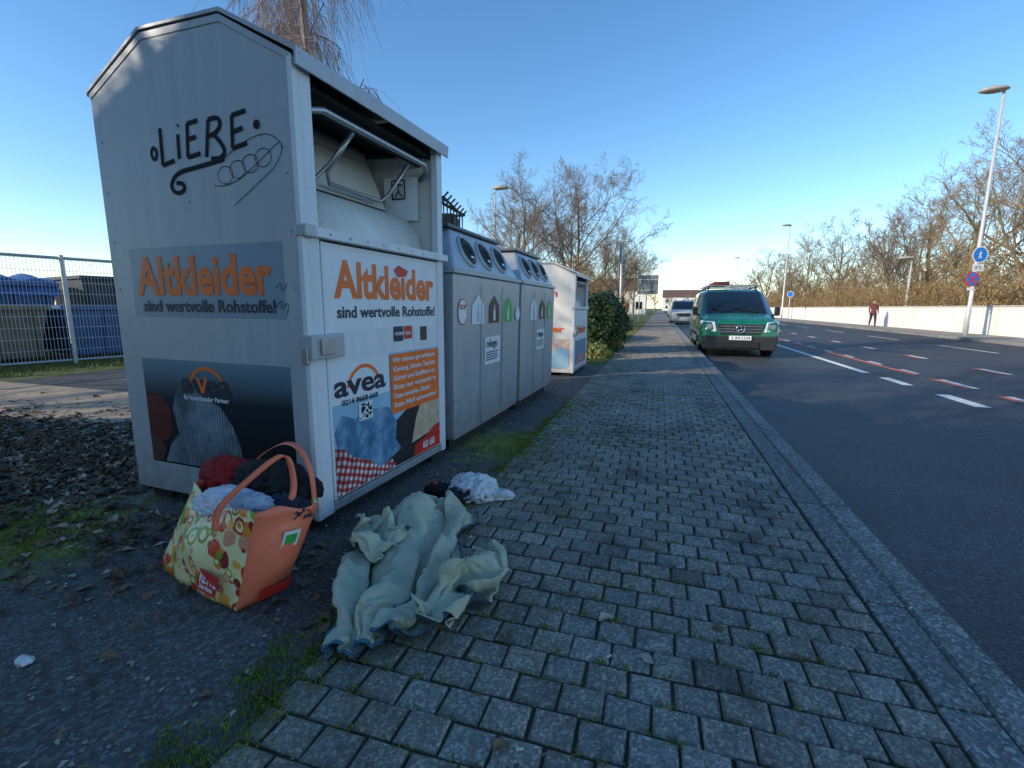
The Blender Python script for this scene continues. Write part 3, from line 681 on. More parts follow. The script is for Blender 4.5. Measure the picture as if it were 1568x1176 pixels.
# ---------------------------------------------------------------- discarded jacket (simulated cloth, baked to mesh)
def jacketmat():
    m,nt,b=newmat('jacket_sage')
    n=tex(nt,'ShaderNodeTexNoise',5,6,.6)
    c=ramp(nt,n.outputs[0],[(.3,(.37,.385,.27)),(.7,(.49,.50,.37))])
    nt.links.new(c,b.inputs['Base Color']); b.inputs['Roughness'].default_value=.75
    n2=tex(nt,'ShaderNodeTexNoise',26,6,.65); bump(nt,b,n2.outputs[0],.4,.012)
    return m
M_jack=jacketmat(); M_lining=pm('jacket_lining_navy',(.03,.05,.07),.7); M_piping=pm('jacket_piping_teal',(.03,.11,.17),.6)
def sim_cloth(name,nx,ny,sx,sy,cx,cy,rz,comp,amp,waves,seed,bumps,frames=36,z0=.12,taper=.35,extra=None,lc=.8,lining=None,bend=.8,pip=None,bendx=0):
    V=[];F=[]; li=lining or M_lining
    for j in range(ny):
        for i in range(nx):
            u=i/(nx-1)-.5; v=j/(ny-1)-.5
            w=noise.noise(Vector((u*2+seed,v*2,0)))
            x=u*sx*comp; y=v*sy*lc
            ph=2*math.pi*waves*(u+.20*w)+seed+v*2.0
            env=1-.35*abs(v*2)**2
            z=z0+amp*env*(1+math.sin(ph))+.03*noise.noise(Vector((u*7,v*7,seed)))+.035*math.sin(v*13+u*5+2*w)
            x+=.02*math.cos(ph*2)
            x*=(1-taper*max(0,-v+.05)*1.6)
            x+=.03*math.sin(v*6+seed)+bendx*(v*v*4)
            V.append((x,y,z))
    MI=[]
    for j in range(ny-1):
        for i in range(nx-1):
            a=j*nx+i; F.append((a,a+1,a+nx+1,a+nx))
            MI.append(1 if (i<1 or j<1 or i>nx-3 ) else 0)
    o=mesh(name,V,F,[M_jack,pip or M_piping,li,li],None,True,MI)
    o.location=(cx,cy,0); o.rotation_euler=(0,0,rz)
    bpy.context.view_layer.update()
    cols=[]
    g=sheet('tmp_floor',-4,2,-2,5,.004,M_jack,8,8); g.modifiers.new('c','COLLISION'); cols.append(g)
    for (bx,by,br,br2,bh) in bumps:
        bm=bmesh.new(); bmesh.ops.create_uvsphere(bm,u_segments=20,v_segments=12,radius=1)
        me=bpy.data.meshes.new('t'); bm.to_mesh(me); bm.free()
        q=bpy.data.objects.new('tmp_b',me); q.location=(bx,by,0); q.scale=(br,br2,bh); link(q); q.modifiers.new('c','COLLISION'); cols.append(q)
    if extra:
        e=bpy.data.objects.new('tmp_e',extra.data.copy()); link(e); e.modifiers.new('c','COLLISION'); cols.append(e)
    for q in cols:
        q.collision.thickness_outer=.006; q.collision.cloth_friction=60
    m=o.modifiers.new('cloth','CLOTH'); s=m.settings
    s.quality=5; s.mass=.3; s.tension_stiffness=12; s.compression_stiffness=12; s.shear_stiffness=6; s.bending_stiffness=bend
    s.air_damping=4
    m.collision_settings.use_self_collision=True; m.collision_settings.self_distance_min=.007; m.collision_settings.distance_min=.006
    m.collision_settings.collision_quality=2; m.collision_settings.self_friction=40
    m.point_cache.frame_start=1; m.point_cache.frame_end=frames
    scene.frame_start=1; scene.frame_end=frames
    for f in range(1,frames+1): scene.frame_set(f)
    dg=bpy.context.evaluated_depsgraph_get()
    me=bpy.data.meshes.new_from_object(o.evaluated_get(dg))
    mw=o.matrix_world.copy(); me.transform(mw)
    for q in cols: bpy.data.objects.remove(q)
    bpy.data.objects.remove(o)
    scene.frame_set(1)
    n=bpy.data.objects.new(name,me); link(n)
    so=n.modifiers.new('s','SOLIDIFY'); so.thickness=.008; so.material_offset=2; so.offset=-1
    ss=n.modifiers.new('ss','SUBSURF'); ss.levels=1; ss.render_levels=1
    return n
JK=empty('discarded_jacket')
j1=sim_cloth('jacket_body',64,92,1.05,1.42,-.985,1.60,R(15),.34,.085,3.1,3,[(-1.12,1.98,.11,.16,.17),(-1.0,1.65,.08,.2,.12),(-.9,1.32,.05,.12,.07)],20,.05,.35,None,.84)
j2=sim_cloth('jacket_sleeve',26,48,.42,.85,-.79,1.58,R(6),.42,.06,1.5,8,[(-.76,1.60,.05,.16,.08)],22,.16,.0,j1,.72,M_lining,.6,M_jack,-.10)
j3=sim_cloth('jacket_sleeve_folded',22,40,.36,.6,-1.16,1.62,R(60),.45,.05,1.5,5,[],20,.14,.0,j1,.72,M_lining,.6,M_jack,.04)
j1.parent=JK; j2.parent=JK; j3.parent=JK

# ---------------------------------------------------------------- plastic bag with rubbish
PB=empty('plastic_rubbish_bag')
M_film=pm('white_plastic_film',(.68,.68,.7),.25,var=.08,bmp=.6,bscale=14)
blob('bag',(-1.0,2.47,.05),(.13,.11,.085),M_film,PB,5,.38,4.5,11,floor=.004)
blob('contents',(-1.05,2.38,.045),(.06,.045,.045),M_cln,PB,4,.5,5,12,floor=.004)
blob('dark_print',(-.95,2.39,.06),(.05,.03,.035),M_clb,PB,4,.5,5,15,floor=.004)
blob('loose_film',(-.85,2.5,.025),(.08,.05,.03),M_film,PB,4,.5,5,13,floor=.004)
blob('bottle_cap',(-1.24,2.45,.05),(.02,.02,.03),pm('cap_red',(.6,.03,.02),.4),PB,2,.02,2,1,ridge=False)
blob('dark_cloth',(-1.2,2.44,.03),(.09,.05,.04),M_clb,PB,3,.5,6,14,floor=.004)

# ---------------------------------------------------------------- litter, leaves, moss
def scatter_quads(name,items,mats):
    V=[];F=[];MI=[]
    for (x,y,z,s,mi,up) in items:
        a=random.uniform(0,6.28); c=Vector((x,y,z))
        d=Vector((math.cos(a),math.sin(a),random.uniform(-.2,.2)))*s; e=Vector((-math.sin(a),math.cos(a),random.uniform(-.2,.2)))*s*.6
        k=Vector((0,0,s*random.uniform(.1,up)))
        b=len(V); V+=[c-d,c-e*.9+k,c+d*.2-e+k*.5,c+d,c+d*.2+e+k*.5,c+e*.9*.9-d*.4+k,c+k*.2]
        F+=[(b,b+1,b+6),(b+1,b+2,b+6),(b+2,b+3,b+6),(b+3,b+4,b+6),(b+4,b+5,b+6),(b+5,b,b+6)]; MI+=[mi]*6
    return mesh(name,V,F,mats,None,False,MI)
ml=[pm('leaf_dark',(.08,.055,.038),.8,var=.4),pm('leaf_brown',(.2,.12,.06),.8,var=.4),pm('leaf_pale',(.42,.34,.25),.75,var=.3)]
it=[]
for i in range(6000):
    x=random.gauss(-4.4,1.25); y=random.gauss(2.15,.45)+.12*(x+4)*-1
    if x>-2.95 and y>1.75: continue
    it.append((x,y,.0,random.uniform(.018,.042),random.choices([0,1,2],[5,5,1.5])[0],.8))
for i in range(1500):
    x=random.uniform(-4,-1.05); y=random.uniform(.3,2.0)
    it.append((x,y,.0,random.uniform(.004,.013),random.choices([0,1,2],[3,3,2])[0],.5))
for i in range(300):
    x=random.uniform(-1.5,.8); y=random.uniform(.4,9)
    it.append((x,y,.004,random.uniform(.004,.013),random.choices([0,1,2],[2,3,3])[0],.5))
for i in range(260):
    it.append((random.gauss(-1.33,.08),random.uniform(2.2,7.4),.0,random.uniform(.008,.02),random.choices([0,1,2],[2,3,2])[0],.5))
it+=[(-1.25,.60,.006,.04,1,.9),(-1.62,.9,.006,.028,1,.6),(-1.75,.55,.006,.028,1,.6),(-1.9,.6,.006,.03,2,.5),(-2.15,.85,.005,.035,2,.5)]
scatter_quads('fallen_leaves',it,ml)
def blades(name,spots,mat):
    V=[];F=[]
    for (x,y,n,r,h) in spots:
        for k in range(n):
            px=x+random.gauss(0,r); py=y+random.gauss(0,r); a=random.uniform(0,6.28); l=h*random.uniform(.4,1.1); w=.0022+h*.03
            b=len(V); dx,dy=math.cos(a)*w,math.sin(a)*w; lx,ly=random.gauss(0,.4)*l,random.gauss(0,.4)*l
            V+=[(px-dx,py-dy,-.004),(px+dx,py+dy,-.004),(px+lx*.5+dx*.6,py+ly*.5+dy*.6,l*.6),(px+lx,py+ly,l)]
            F+=[(b,b+1,b+2),(b,b+2,b+3)]
    return mesh(name,V,F,mat)
M_moss=pm('moss_green',(.17,.21,.02),.9,var=.5,scale=30)
sp=[]
for i in range(260):
    y=random.uniform(.35,5.5)
    sp.append((-1.0+random.gauss(0,.025),y,26,.018,.011))
for i in range(1000):
    y=-.2+.112*random.randint(4,60); x=random.uniform(-1,.1) if random.random()<.75 else random.uniform(.1,.8)
    if noise.noise(Vector((x*2,y*1.3,5)))>-.05: sp.append((x,y,14,.010,.007))
for i in range(90):
    sp.append((random.gauss(-1.06,.06),random.gauss(.95,.25),26,.02,.012))
for i in range(70): sp.append((random.gauss(-1.10,.1),random.gauss(3.6,.3),26,.03,.012))
for i in range(200): sp.append((random.gauss(-3.0,.3),random.gauss(1.35,.16),24,.03,.010))
blades('moss',sp,M_moss)
sp=[]
for i in range(900): sp.append((random.uniform(-4,-1.1),random.uniform(9.3,22),10,.06,.10))
for i in range(260): sp.append((random.uniform(-1.35,-.98),random.uniform(9.2,40),8,.04,.08))
for i in range(500): sp.append((random.uniform(-11,-9.4),random.uniform(3.9,9),12,.06,.08))
blades('grass_tufts',sp,pm('grass_blades',(.17,.19,.05),.9,var=.5,scale=4))
V=[];F=[]
for i in range(26):
    x=random.uniform(-1.6,1.0); y=random.uniform(.6,5); a=random.uniform(0,3.14)
    tube_into(V,F,[(x,y,.008),(x+.02*math.cos(a),y+.02*math.sin(a),.008)],.0035,6)
mesh('cigarette_ends',V,F,pm('cigarette_paper',(.6,.55,.45),.8))
blob('crumpled_tissue',(-1.85,.81,.008),(.022,.018,.014),M_film,None,3,.5,6,31,floor=.0)

# ---------------------------------------------------------------- fence and yard
FN=empty('wire_mesh_fence',(-10.5,5.0,0),R(-13))
M_fence=pm('fence_galvanised',(.5,.52,.54),.45,.5,var=.1)
V=[];F=[]
y=-9.0
while y<9:
    tube_into(V,F,[(0,y,.08),(0,y,1.9)],.0035,3,False); y+=.05
for k in range(10):
    z=.1+.2*k; tube_into(V,F,[(0,-9,z),(0,9,z)],.0045,4)
mesh('mesh_wires',V,F,M_fence,FN)
V=[];F=[]
for i in range(8):
    yy_=-6.6+2.5*i
    tube_into(V,F,[(.03,yy_,-.05),(.03,yy_,1.98)],.035,8)
tube_into(V,F,[(.0,-9,1.93),(.0,9,1.93)],.025,8); tube_into(V,F,[(.0,-9,.1),(.0,9,.1)],.02,8)
mesh('posts_and_rails',V,F,M_fence,FN)
def skip(name,loc,rz,L,H,D,mat,cover=None):
    P=empty(name,loc,rz)
    hexa('tub',[(-D,0,.1),(0,0,.1),(0,L,.1),(-D,L,.1),(-D-.1,-.15,H),(.1,-.15,H),(.1,L+.15,H),(-D-.1,L+.15,H)],mat,P,.02)
    n=max(3,int(L/.45))
    for i in range(n+1):
        y=L*i/n; hexa('rib_%d'%i,[(0,y-.03,.12),(.06,y-.03,.12),(.06,y+.03,.12),(0,y+.03,.12),(.09,y-.03,H-.05),(.15,y-.03,H-.05),(.15,y+.03,H-.05),(.09,y+.03,H-.05)],mat,P)
    box('rim',(-D-.14,-.2,H),(.17,L+.2,H+.08),mat,P,.01)
    if cover:
        V=[];F=[];nx,ny=16,40
        for j in range(ny+1):
            for i in range(nx+1):
                u=i/nx;v=j/ny
                V.append((-D-.15+(D+.34)*u,-.2+(L+.4)*v,H+.1+.16*math.sin(math.pi*u)+.04*math.sin(v*L*14)*(.3+math.sin(math.pi*u))-(.3 if i in(0,nx) else 0)))
        for j in range(ny):
            for i in range(nx): a=j*(nx+1)+i; F.append((a,a+1,a+nx+2,a+nx+1))
        mesh('tarpaulin',V,F,cover,P,True)
M_sb=pm('skip_blue',(.03,.10,.27),.5,var=.3,scale=4); M_so=pm('skip_olive',(.16,.15,.11),.7,var=.35,scale=5); M_tb=pm('tarp_blue',(.035,.10,.28),.5,var=.3)
M_sg=pm('skip_dark',(.05,.05,.055),.6,var=.3)
skip('waste_skip',(-12.0,2.9,0),R(-13),3.1,1.0,1.5,M_so)
skip('waste_skip',(-11.15,6.4,0),R(-13),2.6,1.0,1.5,M_sb)
skip('waste_skip',(-14.0,4.2,0),R(-13),3.1,1.5,1.8,M_sb,M_tb)
skip('waste_skip',(-13.0,7.9,0),R(-13),3.4,1.7,1.8,M_sg)
skip('waste_skip',(-14.9,.2,0),R(-13),3.2,1.4,1.8,M_so,M_sg)

# ---------------------------------------------------------------- trees
def bark(name,col,col2):
    m,nt,b=newmat(name)
    n=tex(nt,'ShaderNodeTexNoise',3,5,.7); c=ramp(nt,n.outputs[0],[(.35,col),(.65,col2)])
    nt.links.new(c,b.inputs['Base Color']); b.inputs['Roughness'].default_value=.85; return m
M_bark=bark('bark_twigs',(.15,.105,.07),(.27,.20,.135)); M_birch=bark('birch_bark',(.2,.13,.11),(.4,.32,.29)); M_bark2=bark('bark_yellowish',(.2,.145,.08),(.34,.25,.14))
def make_tree(name,seed,H,tr,nch=(11,8,6,5),lens=(.42,.42,.42,.4),weep=0,mat=None,first=.25,twr=.006,up=.25):
    rnd=random.Random(seed); V=[];F=[]
    def branch(p,d,L,r,lv):
        nseg=(9,6,4,3,2)[lv]; sides=(9,6,4,3,3)[lv]
        if weep and lv>=3: nseg+=1
        pts=[p.copy()];rads=[r]
        r1=max(r*(.25 if lv<2 else .4),twr*.7)
        q=p.copy(); dd=d.normalized()
        for i in range(nseg):
            j=(.05,.14,.2,.24,.28)[lv]
            if weep and lv>=3: j=.08
            dd=dd+Vector((rnd.gauss(0,j),rnd.gauss(0,j),rnd.gauss(0,j)))
            dd.z+= (up*.35 if lv in(1,2,3) and not weep else 0)
            if weep and lv==1: dd.z+=.12
            if weep and lv>=2: dd.z-=weep*(.35 if lv==2 else 1.3)
            dd.normalize(); q=q+dd*L/nseg; pts.append(q.copy()); rads.append(r+(r1-r)*(i+1)/nseg)
        tube_into(V,F,pts,rads,sides,False)
        if lv>=len(nch): return
        n=nch[lv]
        for k in range(n):
            t=first+(1-first)*(k+rnd.random()*.8)/n if lv==0 else .15+.85*(k+rnd.random())/n
            t=min(t,.99); idx=t*nseg; i=int(idx); f=idx-i
            a=pts[i].lerp(pts[i+1],f); ax=(pts[i+1]-pts[i]).normalized()
            side=ax.orthogonal().normalized(); side.rotate(Matrix.Rotation(rnd.uniform(0,6.283) if lv else k*2.4+rnd.random(),3,ax))
            ang=R(rnd.uniform(35,62) if lv==0 else rnd.uniform(25,60))
            nd=ax*math.cos(ang)+side*math.sin(ang)
            rr=(rads[i]*(1-f)+rads[i+1]*f)
            LL=L*lens[lv]*rnd.uniform(.7,1.15)*(1.25-.75*t if lv==0 else 1.15-.5*t)
            if weep and lv==3: LL=rnd.uniform(.4,1.3)
            branch(a,nd,LL,max(rr*.55,twr),lv+1)
    branch(Vector((0,0,-.1)),Vector((0,0,1)),H,tr,0)
    me=bpy.data.meshes.new(name); me.from_pydata([tuple(v) for v in V],[],F); me.update(); me.materials.append(mat or M_bark)
    me.polygons.foreach_set('use_smooth',[True]*len(F))
    return me
T1=make_tree('tree_mesh_a',1,8.6,.17,(13,9,8,7),(.68,.5,.45,.5))
T2=make_tree('tree_mesh_b',5,8.2,.15,(13,9,8,7),(.72,.5,.5,.5),first=.2)
T3=make_tree('tree_mesh_c',9,8.0,.2,(12,9,8,7),(.74,.5,.45,.5),mat=M_bark2,first=.25)
TB=make_tree('birch_mesh',21,11.5,.11,(18,8,7,6),(.22,.42,.5,.8),weep=.42,mat=M_birch,first=.28,twr=.0034)
def put(name,me,loc,s=1,rz=0,sz=None):
    o=bpy.data.objects.new(name,me); o.location=loc; o.scale=(s,s,sz or s); o.rotation_euler=(0,0,rz); return link(o)
put('birch_tree',TB,(-5.7,7.1,0),1.0,1.1)
for (x,y,s,r,me) in [(-7.0,24.5,.74,0,T1),(-4.9,27,.86,2,T2),(-9.2,30,.76,4,T3),(-2.6,31,.5,1,T1),(-4.4,40,.7,3,T3),(-3.6,52,.8,5,T2),(-3.4,66,.9,1.3,T1),(-6.0,33,.8,3.1,T1)]:
    put('bare_tree',me,(x,y,0),s,r)
for (x,y,s,r,me) in [(17.4,30.5,1.0,.4,T3),(19.5,39,1.0,2,T3),(17.5,46,.92,3.4,T2),(17.6,58,.95,1,T1),(18,72,1.05,4.5,T3),(22,36,1.05,1.9,T1),(23,27,1.05,5.2,T2),(17.0,92,1.1,2.2,T2),(22,50,1.1,.9,T3)]:
    put('bare_tree',me,(x,y,0),s,r)
put('bare_tree',T1,(-7.4,-3.0,0),.95,.7); put('bare_tree',T2,(-14.5,-4.5,0),1.0,2.7)  # two unseen trees added so their twigs dapple the sunlight
TD=make_tree('tree_mesh_far',33,9,.2,(10,7,6),(.55,.5,.6),twr=.022)
Vd=[v.co.copy() for v in TD.vertices]; Fd=[tuple(p.vertices) for p in TD.polygons]
V=[];F=[]
rd=random.Random(4)
pl=[(-9+rd.uniform(-3,2)-i*.25,60+i*7) for i in range(13)]+[(17+rd.uniform(0,6),75+i*8) for i in range(13)]+[(rd.uniform(-70,75),rd.uniform(150,230)) for i in range(34)]+[(19+rd.uniform(0,8),34+i*6) for i in range(9)]+[(-14+rd.uniform(-12,2),38+i*6) for i in range(8)]
for (x,y) in pl:
    s=rd.uniform(.6,.95); a=rd.uniform(0,6.28); b=len(V); ca,sa=math.cos(a)*s,math.sin(a)*s
    V+=[(x+v.x*ca-v.y*sa,y+v.x*sa+v.y*ca,v.z*s) for v in Vd]; F+=[tuple(i+b for i in f) for f in Fd]
mesh('distant_trees',V,F,M_bark)
def shrubs(name,regions,mat,size=.5,w=.012):
    V=[];F=[]
    for (x0,x1,y0,y1,z0,h,n) in regions:
        for i in range(n):
            x=random.uniform(x0,x1); y=y0+(y1-y0)*random.random()**1.4
            hh=h*(.75+.7*noise.noise(Vector((x*.35,y*.25,3))))
            z=z0+hh*random.random()**.8
            d=Vector((random.gauss(0,.5),random.gauss(0,.5),random.uniform(.1,1))).normalized()*size*random.uniform(.4,1)
            s=Vector((random.gauss(0,1),random.gauss(0,1),random.gauss(0,.4))).normalized()*w
            p=Vector((x,y,z)); b=len(V); V+=[p-s,p+s,p+d]; F.append((b,b+1,b+2))
    return mesh(name,V,F,mat)
M_shrub=bark('shrub_tan',(.17,.11,.05),(.36,.25,.12))
shrubs('hedge',[(15.6,19,18,100,0,3.4,50000),(18,25,18,110,0,6.2,80000),(24,34,18,120,0,7.5,26000)],M_shrub,.7,.02)
shrubs('shrub_thicket',[(-9,-3.2,22,60,0,3.0,26000),(-30,-9,34,60,0,3.5,14000)],bark('shrub_rust',(.18,.10,.04),(.36,.22,.09)),.5,.018)
def leafbush(name,c,r,n,mats,s=.035):
    V=[];F=[];MI=[]
    for i in range(n):
        d=Vector((random.gauss(0,1),random.gauss(0,1),random.gauss(0,1))).normalized()
        k=1+.35*noise.noise(d*2.2+Vector((c[0],c[1],0)))+.2*noise.noise(d*6)
        p=Vector((c[0]+d.x*r[0]*k,c[1]+d.y*r[1]*k,c[2]+d.z*r[2]*k))*1.0
        p=p.lerp(Vector(c),random.random()**2*.45)
        if p.z<.02: continue
        nrm=(d+Vector((random.gauss(0,.6),random.gauss(0,.6),random.gauss(0,.6)))).normalized()
        a=nrm.orthogonal().normalized(); a.rotate(Matrix.Rotation(random.uniform(0,6.28),3,nrm)); bb=nrm.cross(a); q_=s*random.uniform(.6,1.3)
        b=len(V); V+=[p-a*q_,p-bb*q_*.6,p+a*q_,p+bb*q_*.6]; F.append((b,b+1,b+2,b+3)); MI.append(random.randrange(len(mats)))
    return mesh(name,V,F,mats,None,False,MI)
MG=[pm('leaf_green_a',(.06,.10,.022),.5,var=.4),pm('leaf_green_b',(.12,.15,.035),.5,var=.4),pm('leaf_green_c',(.025,.045,.012),.5,var=.3)]
leafbush('ivy_bush',(-1.6,12.4,.7),(.8,.85,.85),16000,MG,.04)
leafbush('low_shrub',(-1.55,10.8,.1),(.55,.7,.25),3500,[MG[1],pm('leaf_yellowish',(.3,.28,.07),.6,var=.3)],.03)
leafbush('low_shrub',(-2.8,16.5,.5),(1.3,2.5,.9),9000,MG,.06)
# ---------------------------------------------------------------- wall on far side
M_wall=pm('wall_white_render',(.84,.79,.72),.85,var=.12,scale=1.2,bmp=.2,bscale=20)
bw_=box('boundary_wall',(14.6,17,-.1),(14.85,110,1.28),M_wall)
box('coping',(14.56,17,1.281),(14.89,110,1.34),pm('coping_stone',(.55,.5,.42),.9,var=.2,scale=3),bw_,.01)
V=[];F=[]
for i in range(37):
    y=17.02+2.5*i; b=len(V); V+=[(14.596,y,0),(14.596,y+.012,0),(14.596,y+.012,1.275),(14.596,y,1.275)]; F.append((b,b+1,b+2,b+3))
mesh('wall_joints',V,F,pm('joint_dark',(.3,.27,.24),.9),bw_)
# ---------------------------------------------------------------- lamps and signs
M_pole=pm('lamp_pole_grey',(.6,.61,.61),.45,.3,var=.1)
M_head=pm('lamp_head_grey',(.35,.34,.32),.4,var=.1)
def lamp(name,loc,H,side=-1,arm=.35,rz=0):
    P=empty(name,loc,rz)
    tube('pole',[(0,0,-.05),(0,0,1.1),(0,0,1.15),(0,0,H)],[.1,.1,.08,.05],M_pole,P,14)
    tube('arm',[(0,0,H-.03),(side*arm*.6,0,H+.05)],[.035,.03],M_pole,P,8)
    V=[];F=[];seg=24
    prof=[(.0,.16),(.2,.15),(.42,.09),(.5,.02),(.5,-.02),(.3,-.08),(.0,-.09)]
    c=Vector((side*arm,0,H+.08))
    for (r,z) in prof:
        for k in range(seg): a=2*math.pi*k/seg; V.append(c+Vector((r*math.cos(a)*1.05+.0001,r*math.sin(a)*.6,z)))
    for i in range(len(prof)-1):
        for k in range(seg): k2=(k+1)%seg; F.append((i*seg+k,i*seg+k2,(i+1)*seg+k2,(i+1)*seg+k))
    mesh('lamp_head',V,F,M_head,P,True)
    box('door_plate',(-.05,-.11,.5),(.05,-.095,.95),M_pole,P)
lamp('street_lamp',(13.3,26.6,0),10.2)
lamp('street_lamp',(13.3,61,0),10.2)
lamp('street_lamp',(13.3,97,0),10.2)
lamp('street_lamp',(-9.9,28.3,0),8.1,1)
lamp('street_lamp',(14.4+2.2,40.5,0),4.6)
def roundsign(P,c,r,rim,face,y,extra=None):
    def d(nm,rr,off,m_,th=.004):
        V=[(c[0]+rr*math.cos(a),y-off,c[1]+rr*math.sin(a)) for a in [2*math.pi*k/32 for k in range(32)]]
        V2=[(v[0],v[1]+th,v[2]) for v in V]
        F=[tuple(range(32)),tuple(range(63,31,-1))]+[(k,(k+1)%32,32+(k+1)%32,32+k) for k in range(32)]
        o=mesh(nm,V+V2,F,m_,P); fixn(o)
    d('disc_rim_%s'%y,r,.0,rim); d('disc_face',r*.86,.005,face)
S1=empty('traffic_sign',(13.12,26.15,0),R(20))
M_blue=pm('sign_blue',(.02,.2,.65),.35,var=.05); M_sr=pm('sign_red',(.65,.03,.03),.35,var=.05); M_sw=pm('sign_white',(.8,.8,.8),.4,var=.03)
tube('post',[(0,0,-.05),(0,0,3.75)],.035,M_pole,S1,10)
roundsign(S1,(0,3.5),.36,M_sw,M_blue,-.05)
strokes('pedestrian',[[(-.0,3.68),(-.0,3.66)],[(0,3.62),(0,3.48)],[(0,3.48),(-.07,3.34)],[(0,3.48),(.07,3.34)],[(-.07,3.52),(.07,3.58)]],.024,(0,-.062,0),M_sw,S1)
box('bike_plate',(-.26,-.045,2.80),(.26,-.04,3.11),M_sw,S1,.01)
strokes('bicycle',[[(-.1+.06*math.cos(a*.7),2.94+.06*math.sin(a*.7)) for a in range(10)],[(.1+.06*math.cos(a*.7),2.94+.06*math.sin(a*.7)) for a in range(10)],[(-.1,2.94),(-.03,3.03)],[(-.03,3.03),(.07,3.03)],[(.07,3.03),(.1,2.94)]],.01,(0,-.05,0),M_ink,S1)
roundsign(S1,(-.2,2.46),.32,M_sr,M_blue,-.06)
for a in (45,135):
    c_,s_=math.cos(R(a)),math.sin(R(a)); w_=.035
    V=[(-.2+c_*.29-s_*w_,-.072,2.46+s_*.29+c_*w_),(-.2+c_*.29+s_*w_,-.072,2.46+s_*.29-c_*w_),(-.2-c_*.29+s_*w_,-.072,2.46-s_*.29-c_*w_),(-.2-c_*.29-s_*w_,-.072,2.46-s_*.29+c_*w_)]
    if a==135: V=[(x,y-.001,z) for x,y,z in V]
    mesh('cross_bar_%d'%a,V,[(0,1,2,3)],M_sr,S1)
box('arrow_plate',(-.36,-.045,1.98),(-.06,-.04,2.1),M_sw,S1,.005)
S2=empty('traffic_sign',(-1.16,14.4,0)); tube('post',[(.06,0,-.05),(.0,0,3.0)],.03,M_pole,S2,10)
V=[(-.03,-.3*math.cos(a),2.7+.3*math.sin(a)) for a in [2*math.pi*k/24 for k in range(24)]]
o=mesh('sign_disc',V,[tuple(range(24))],pm('sign_back_grey',(.3,.31,.32),.5),S2); o.modifiers.new('s','SOLIDIFY').thickness=.006
S3=empty('direction_sign',(-1.1,43,0))
for x in (-.65,.65): tube('post_%d'%(x>0),[(x,0,-.05),(x,0,3.9)],.05,M_pole,S3,10)
box('board_back',(-.85,-.09,2.3),(.85,-.06,3.9),pm('board_grey',(.16,.18,.18),.6),S3,.02)
for z in (2.6,3.5): box('bracket_%d'%(z*10),(-.8,-.13,z),(.8,-.092,z+.06),M_pole,S3)
S4=empty('traffic_sign',(12.6,55,0)); tube('post',[(0,0,-.05),(0,0,2.9)],.035,M_pole,S4,10); roundsign(S4,(0,2.6),.3,M_sw,M_blue,-.05)

# ---------------------------------------------------------------- vehicles
M_glass,nt_,b_=newmat('vehicle_glass'); b_.inputs['Base Color'].default_value=(.012,.016,.018,1); b_.inputs['Roughness'].default_value=.06; b_.inputs['Specular IOR Level'].default_value=.8
def paint(name,col):
    m,nt,b=newmat(name)
    n=tex(nt,'ShaderNodeTexNoise',3,4,.6); c=ramp(nt,n.outputs[0],[(.3,tuple(x*.85 for x in col)),(.7,col)])
    nt.links.new(c,b.inputs['Base Color']); b.inputs['Roughness'].default_value=.28; b.inputs['Metallic'].default_value=.15
    b.inputs['Coat Weight'].default_value=.6; b.inputs['Coat Roughness'].default_value=.08; return m
M_tyre=pm('tyre_rubber',(.015,.015,.016),.8); M_chrome=pm('chrome',(.6,.61,.62),.15,1,var=.05); M_plast=pm('bumper_plastic_dark',(.03,.032,.034),.55)
M_lens=pm('headlight_lens',(.8,.82,.84),.12,.0,var=.2,scale=14)
def vehicle(name,loc,W,L,stations,glassrows,body,wheels,rad,rz=0):
    P=empty(name,loc,rz); V=[];F=[];MI=[]
    for (y,zb,be,tp,w,wt) in stations:
        half=[(0,zb),(w*.8,zb),(w*.97,zb+.1),(w,(zb+be)/2),(w*.985,be),(wt+(w*.985-wt)*.12,tp-.09),(wt*.86,tp-.012)]
        pts=half+[(0,tp)]
        full=pts+[(-x,z) for x,z in half[:0:-1]]
        V+=[(x,y,z) for x,z in full]
    n=len(full)
    for i in range(len(stations)-1):
        for k in range(n):
            k2=(k+1)%n; F.append((i*n+k,i*n+k2,(i+1)*n+k2,(i+1)*n+k))
            m=0; kind=glassrows[i]
            if kind=='wind' and k in (6,7,5,8): m=1
            if kind=='side' and k in (4,9): m=1
            MI.append(m)
    F.append(tuple(range(n))); MI.append(0); F.append(tuple(range((len(stations)-1)*n,len(stations)*n))[::-1]); MI.append(0)
    o=mesh('body',V,F,[body,M_glass],P,True,MI); fixn(o); bev(o,.02,2,25)
    for j,(y) in enumerate(wheels):
        for s in (-1,1):
            tube('tyre_%d_%d'%(j,s>0),[(s*(W/2-.26),y,rad),(s*(W/2-.24),y,rad),(s*(W/2-.04),y,rad),(s*(W/2-.02),y,rad)],[rad*.92,rad,rad,rad*.92],M_tyre,P,28)
            tube('rim_%d_%d'%(j,s>0),[(s*(W/2-.05),y,rad),(s*(W/2-.01),y,rad)],[rad*.62,rad*.55],M_chrome,P,20)
            V=[];F=[]
            for k in range(17):
                a=math.pi*k/16
                for rr in (rad*1.0,rad*1.22): V.append((s*(W/2+.004),y+rr*math.cos(a),rad+rr*math.sin(a)))
            for k in range(16): F.append((2*k,2*k+1,2*k+3,2*k+2))
            mesh('wheel_arch_%d_%d'%(j,s>0),V,F,M_plast,P)
            V=[(s*(W/2+.002),y+rad*1.05*math.cos(a),rad+rad*1.05*math.sin(a)) for a in [math.pi*k/16 for k in range(17)]]
            mesh('arch_shade_disc_%d_%d'%(j,s>0),V,[tuple(range(17))],M_dark,P)  # flat near-black half disc paints the shade of the arch hollow
    return P
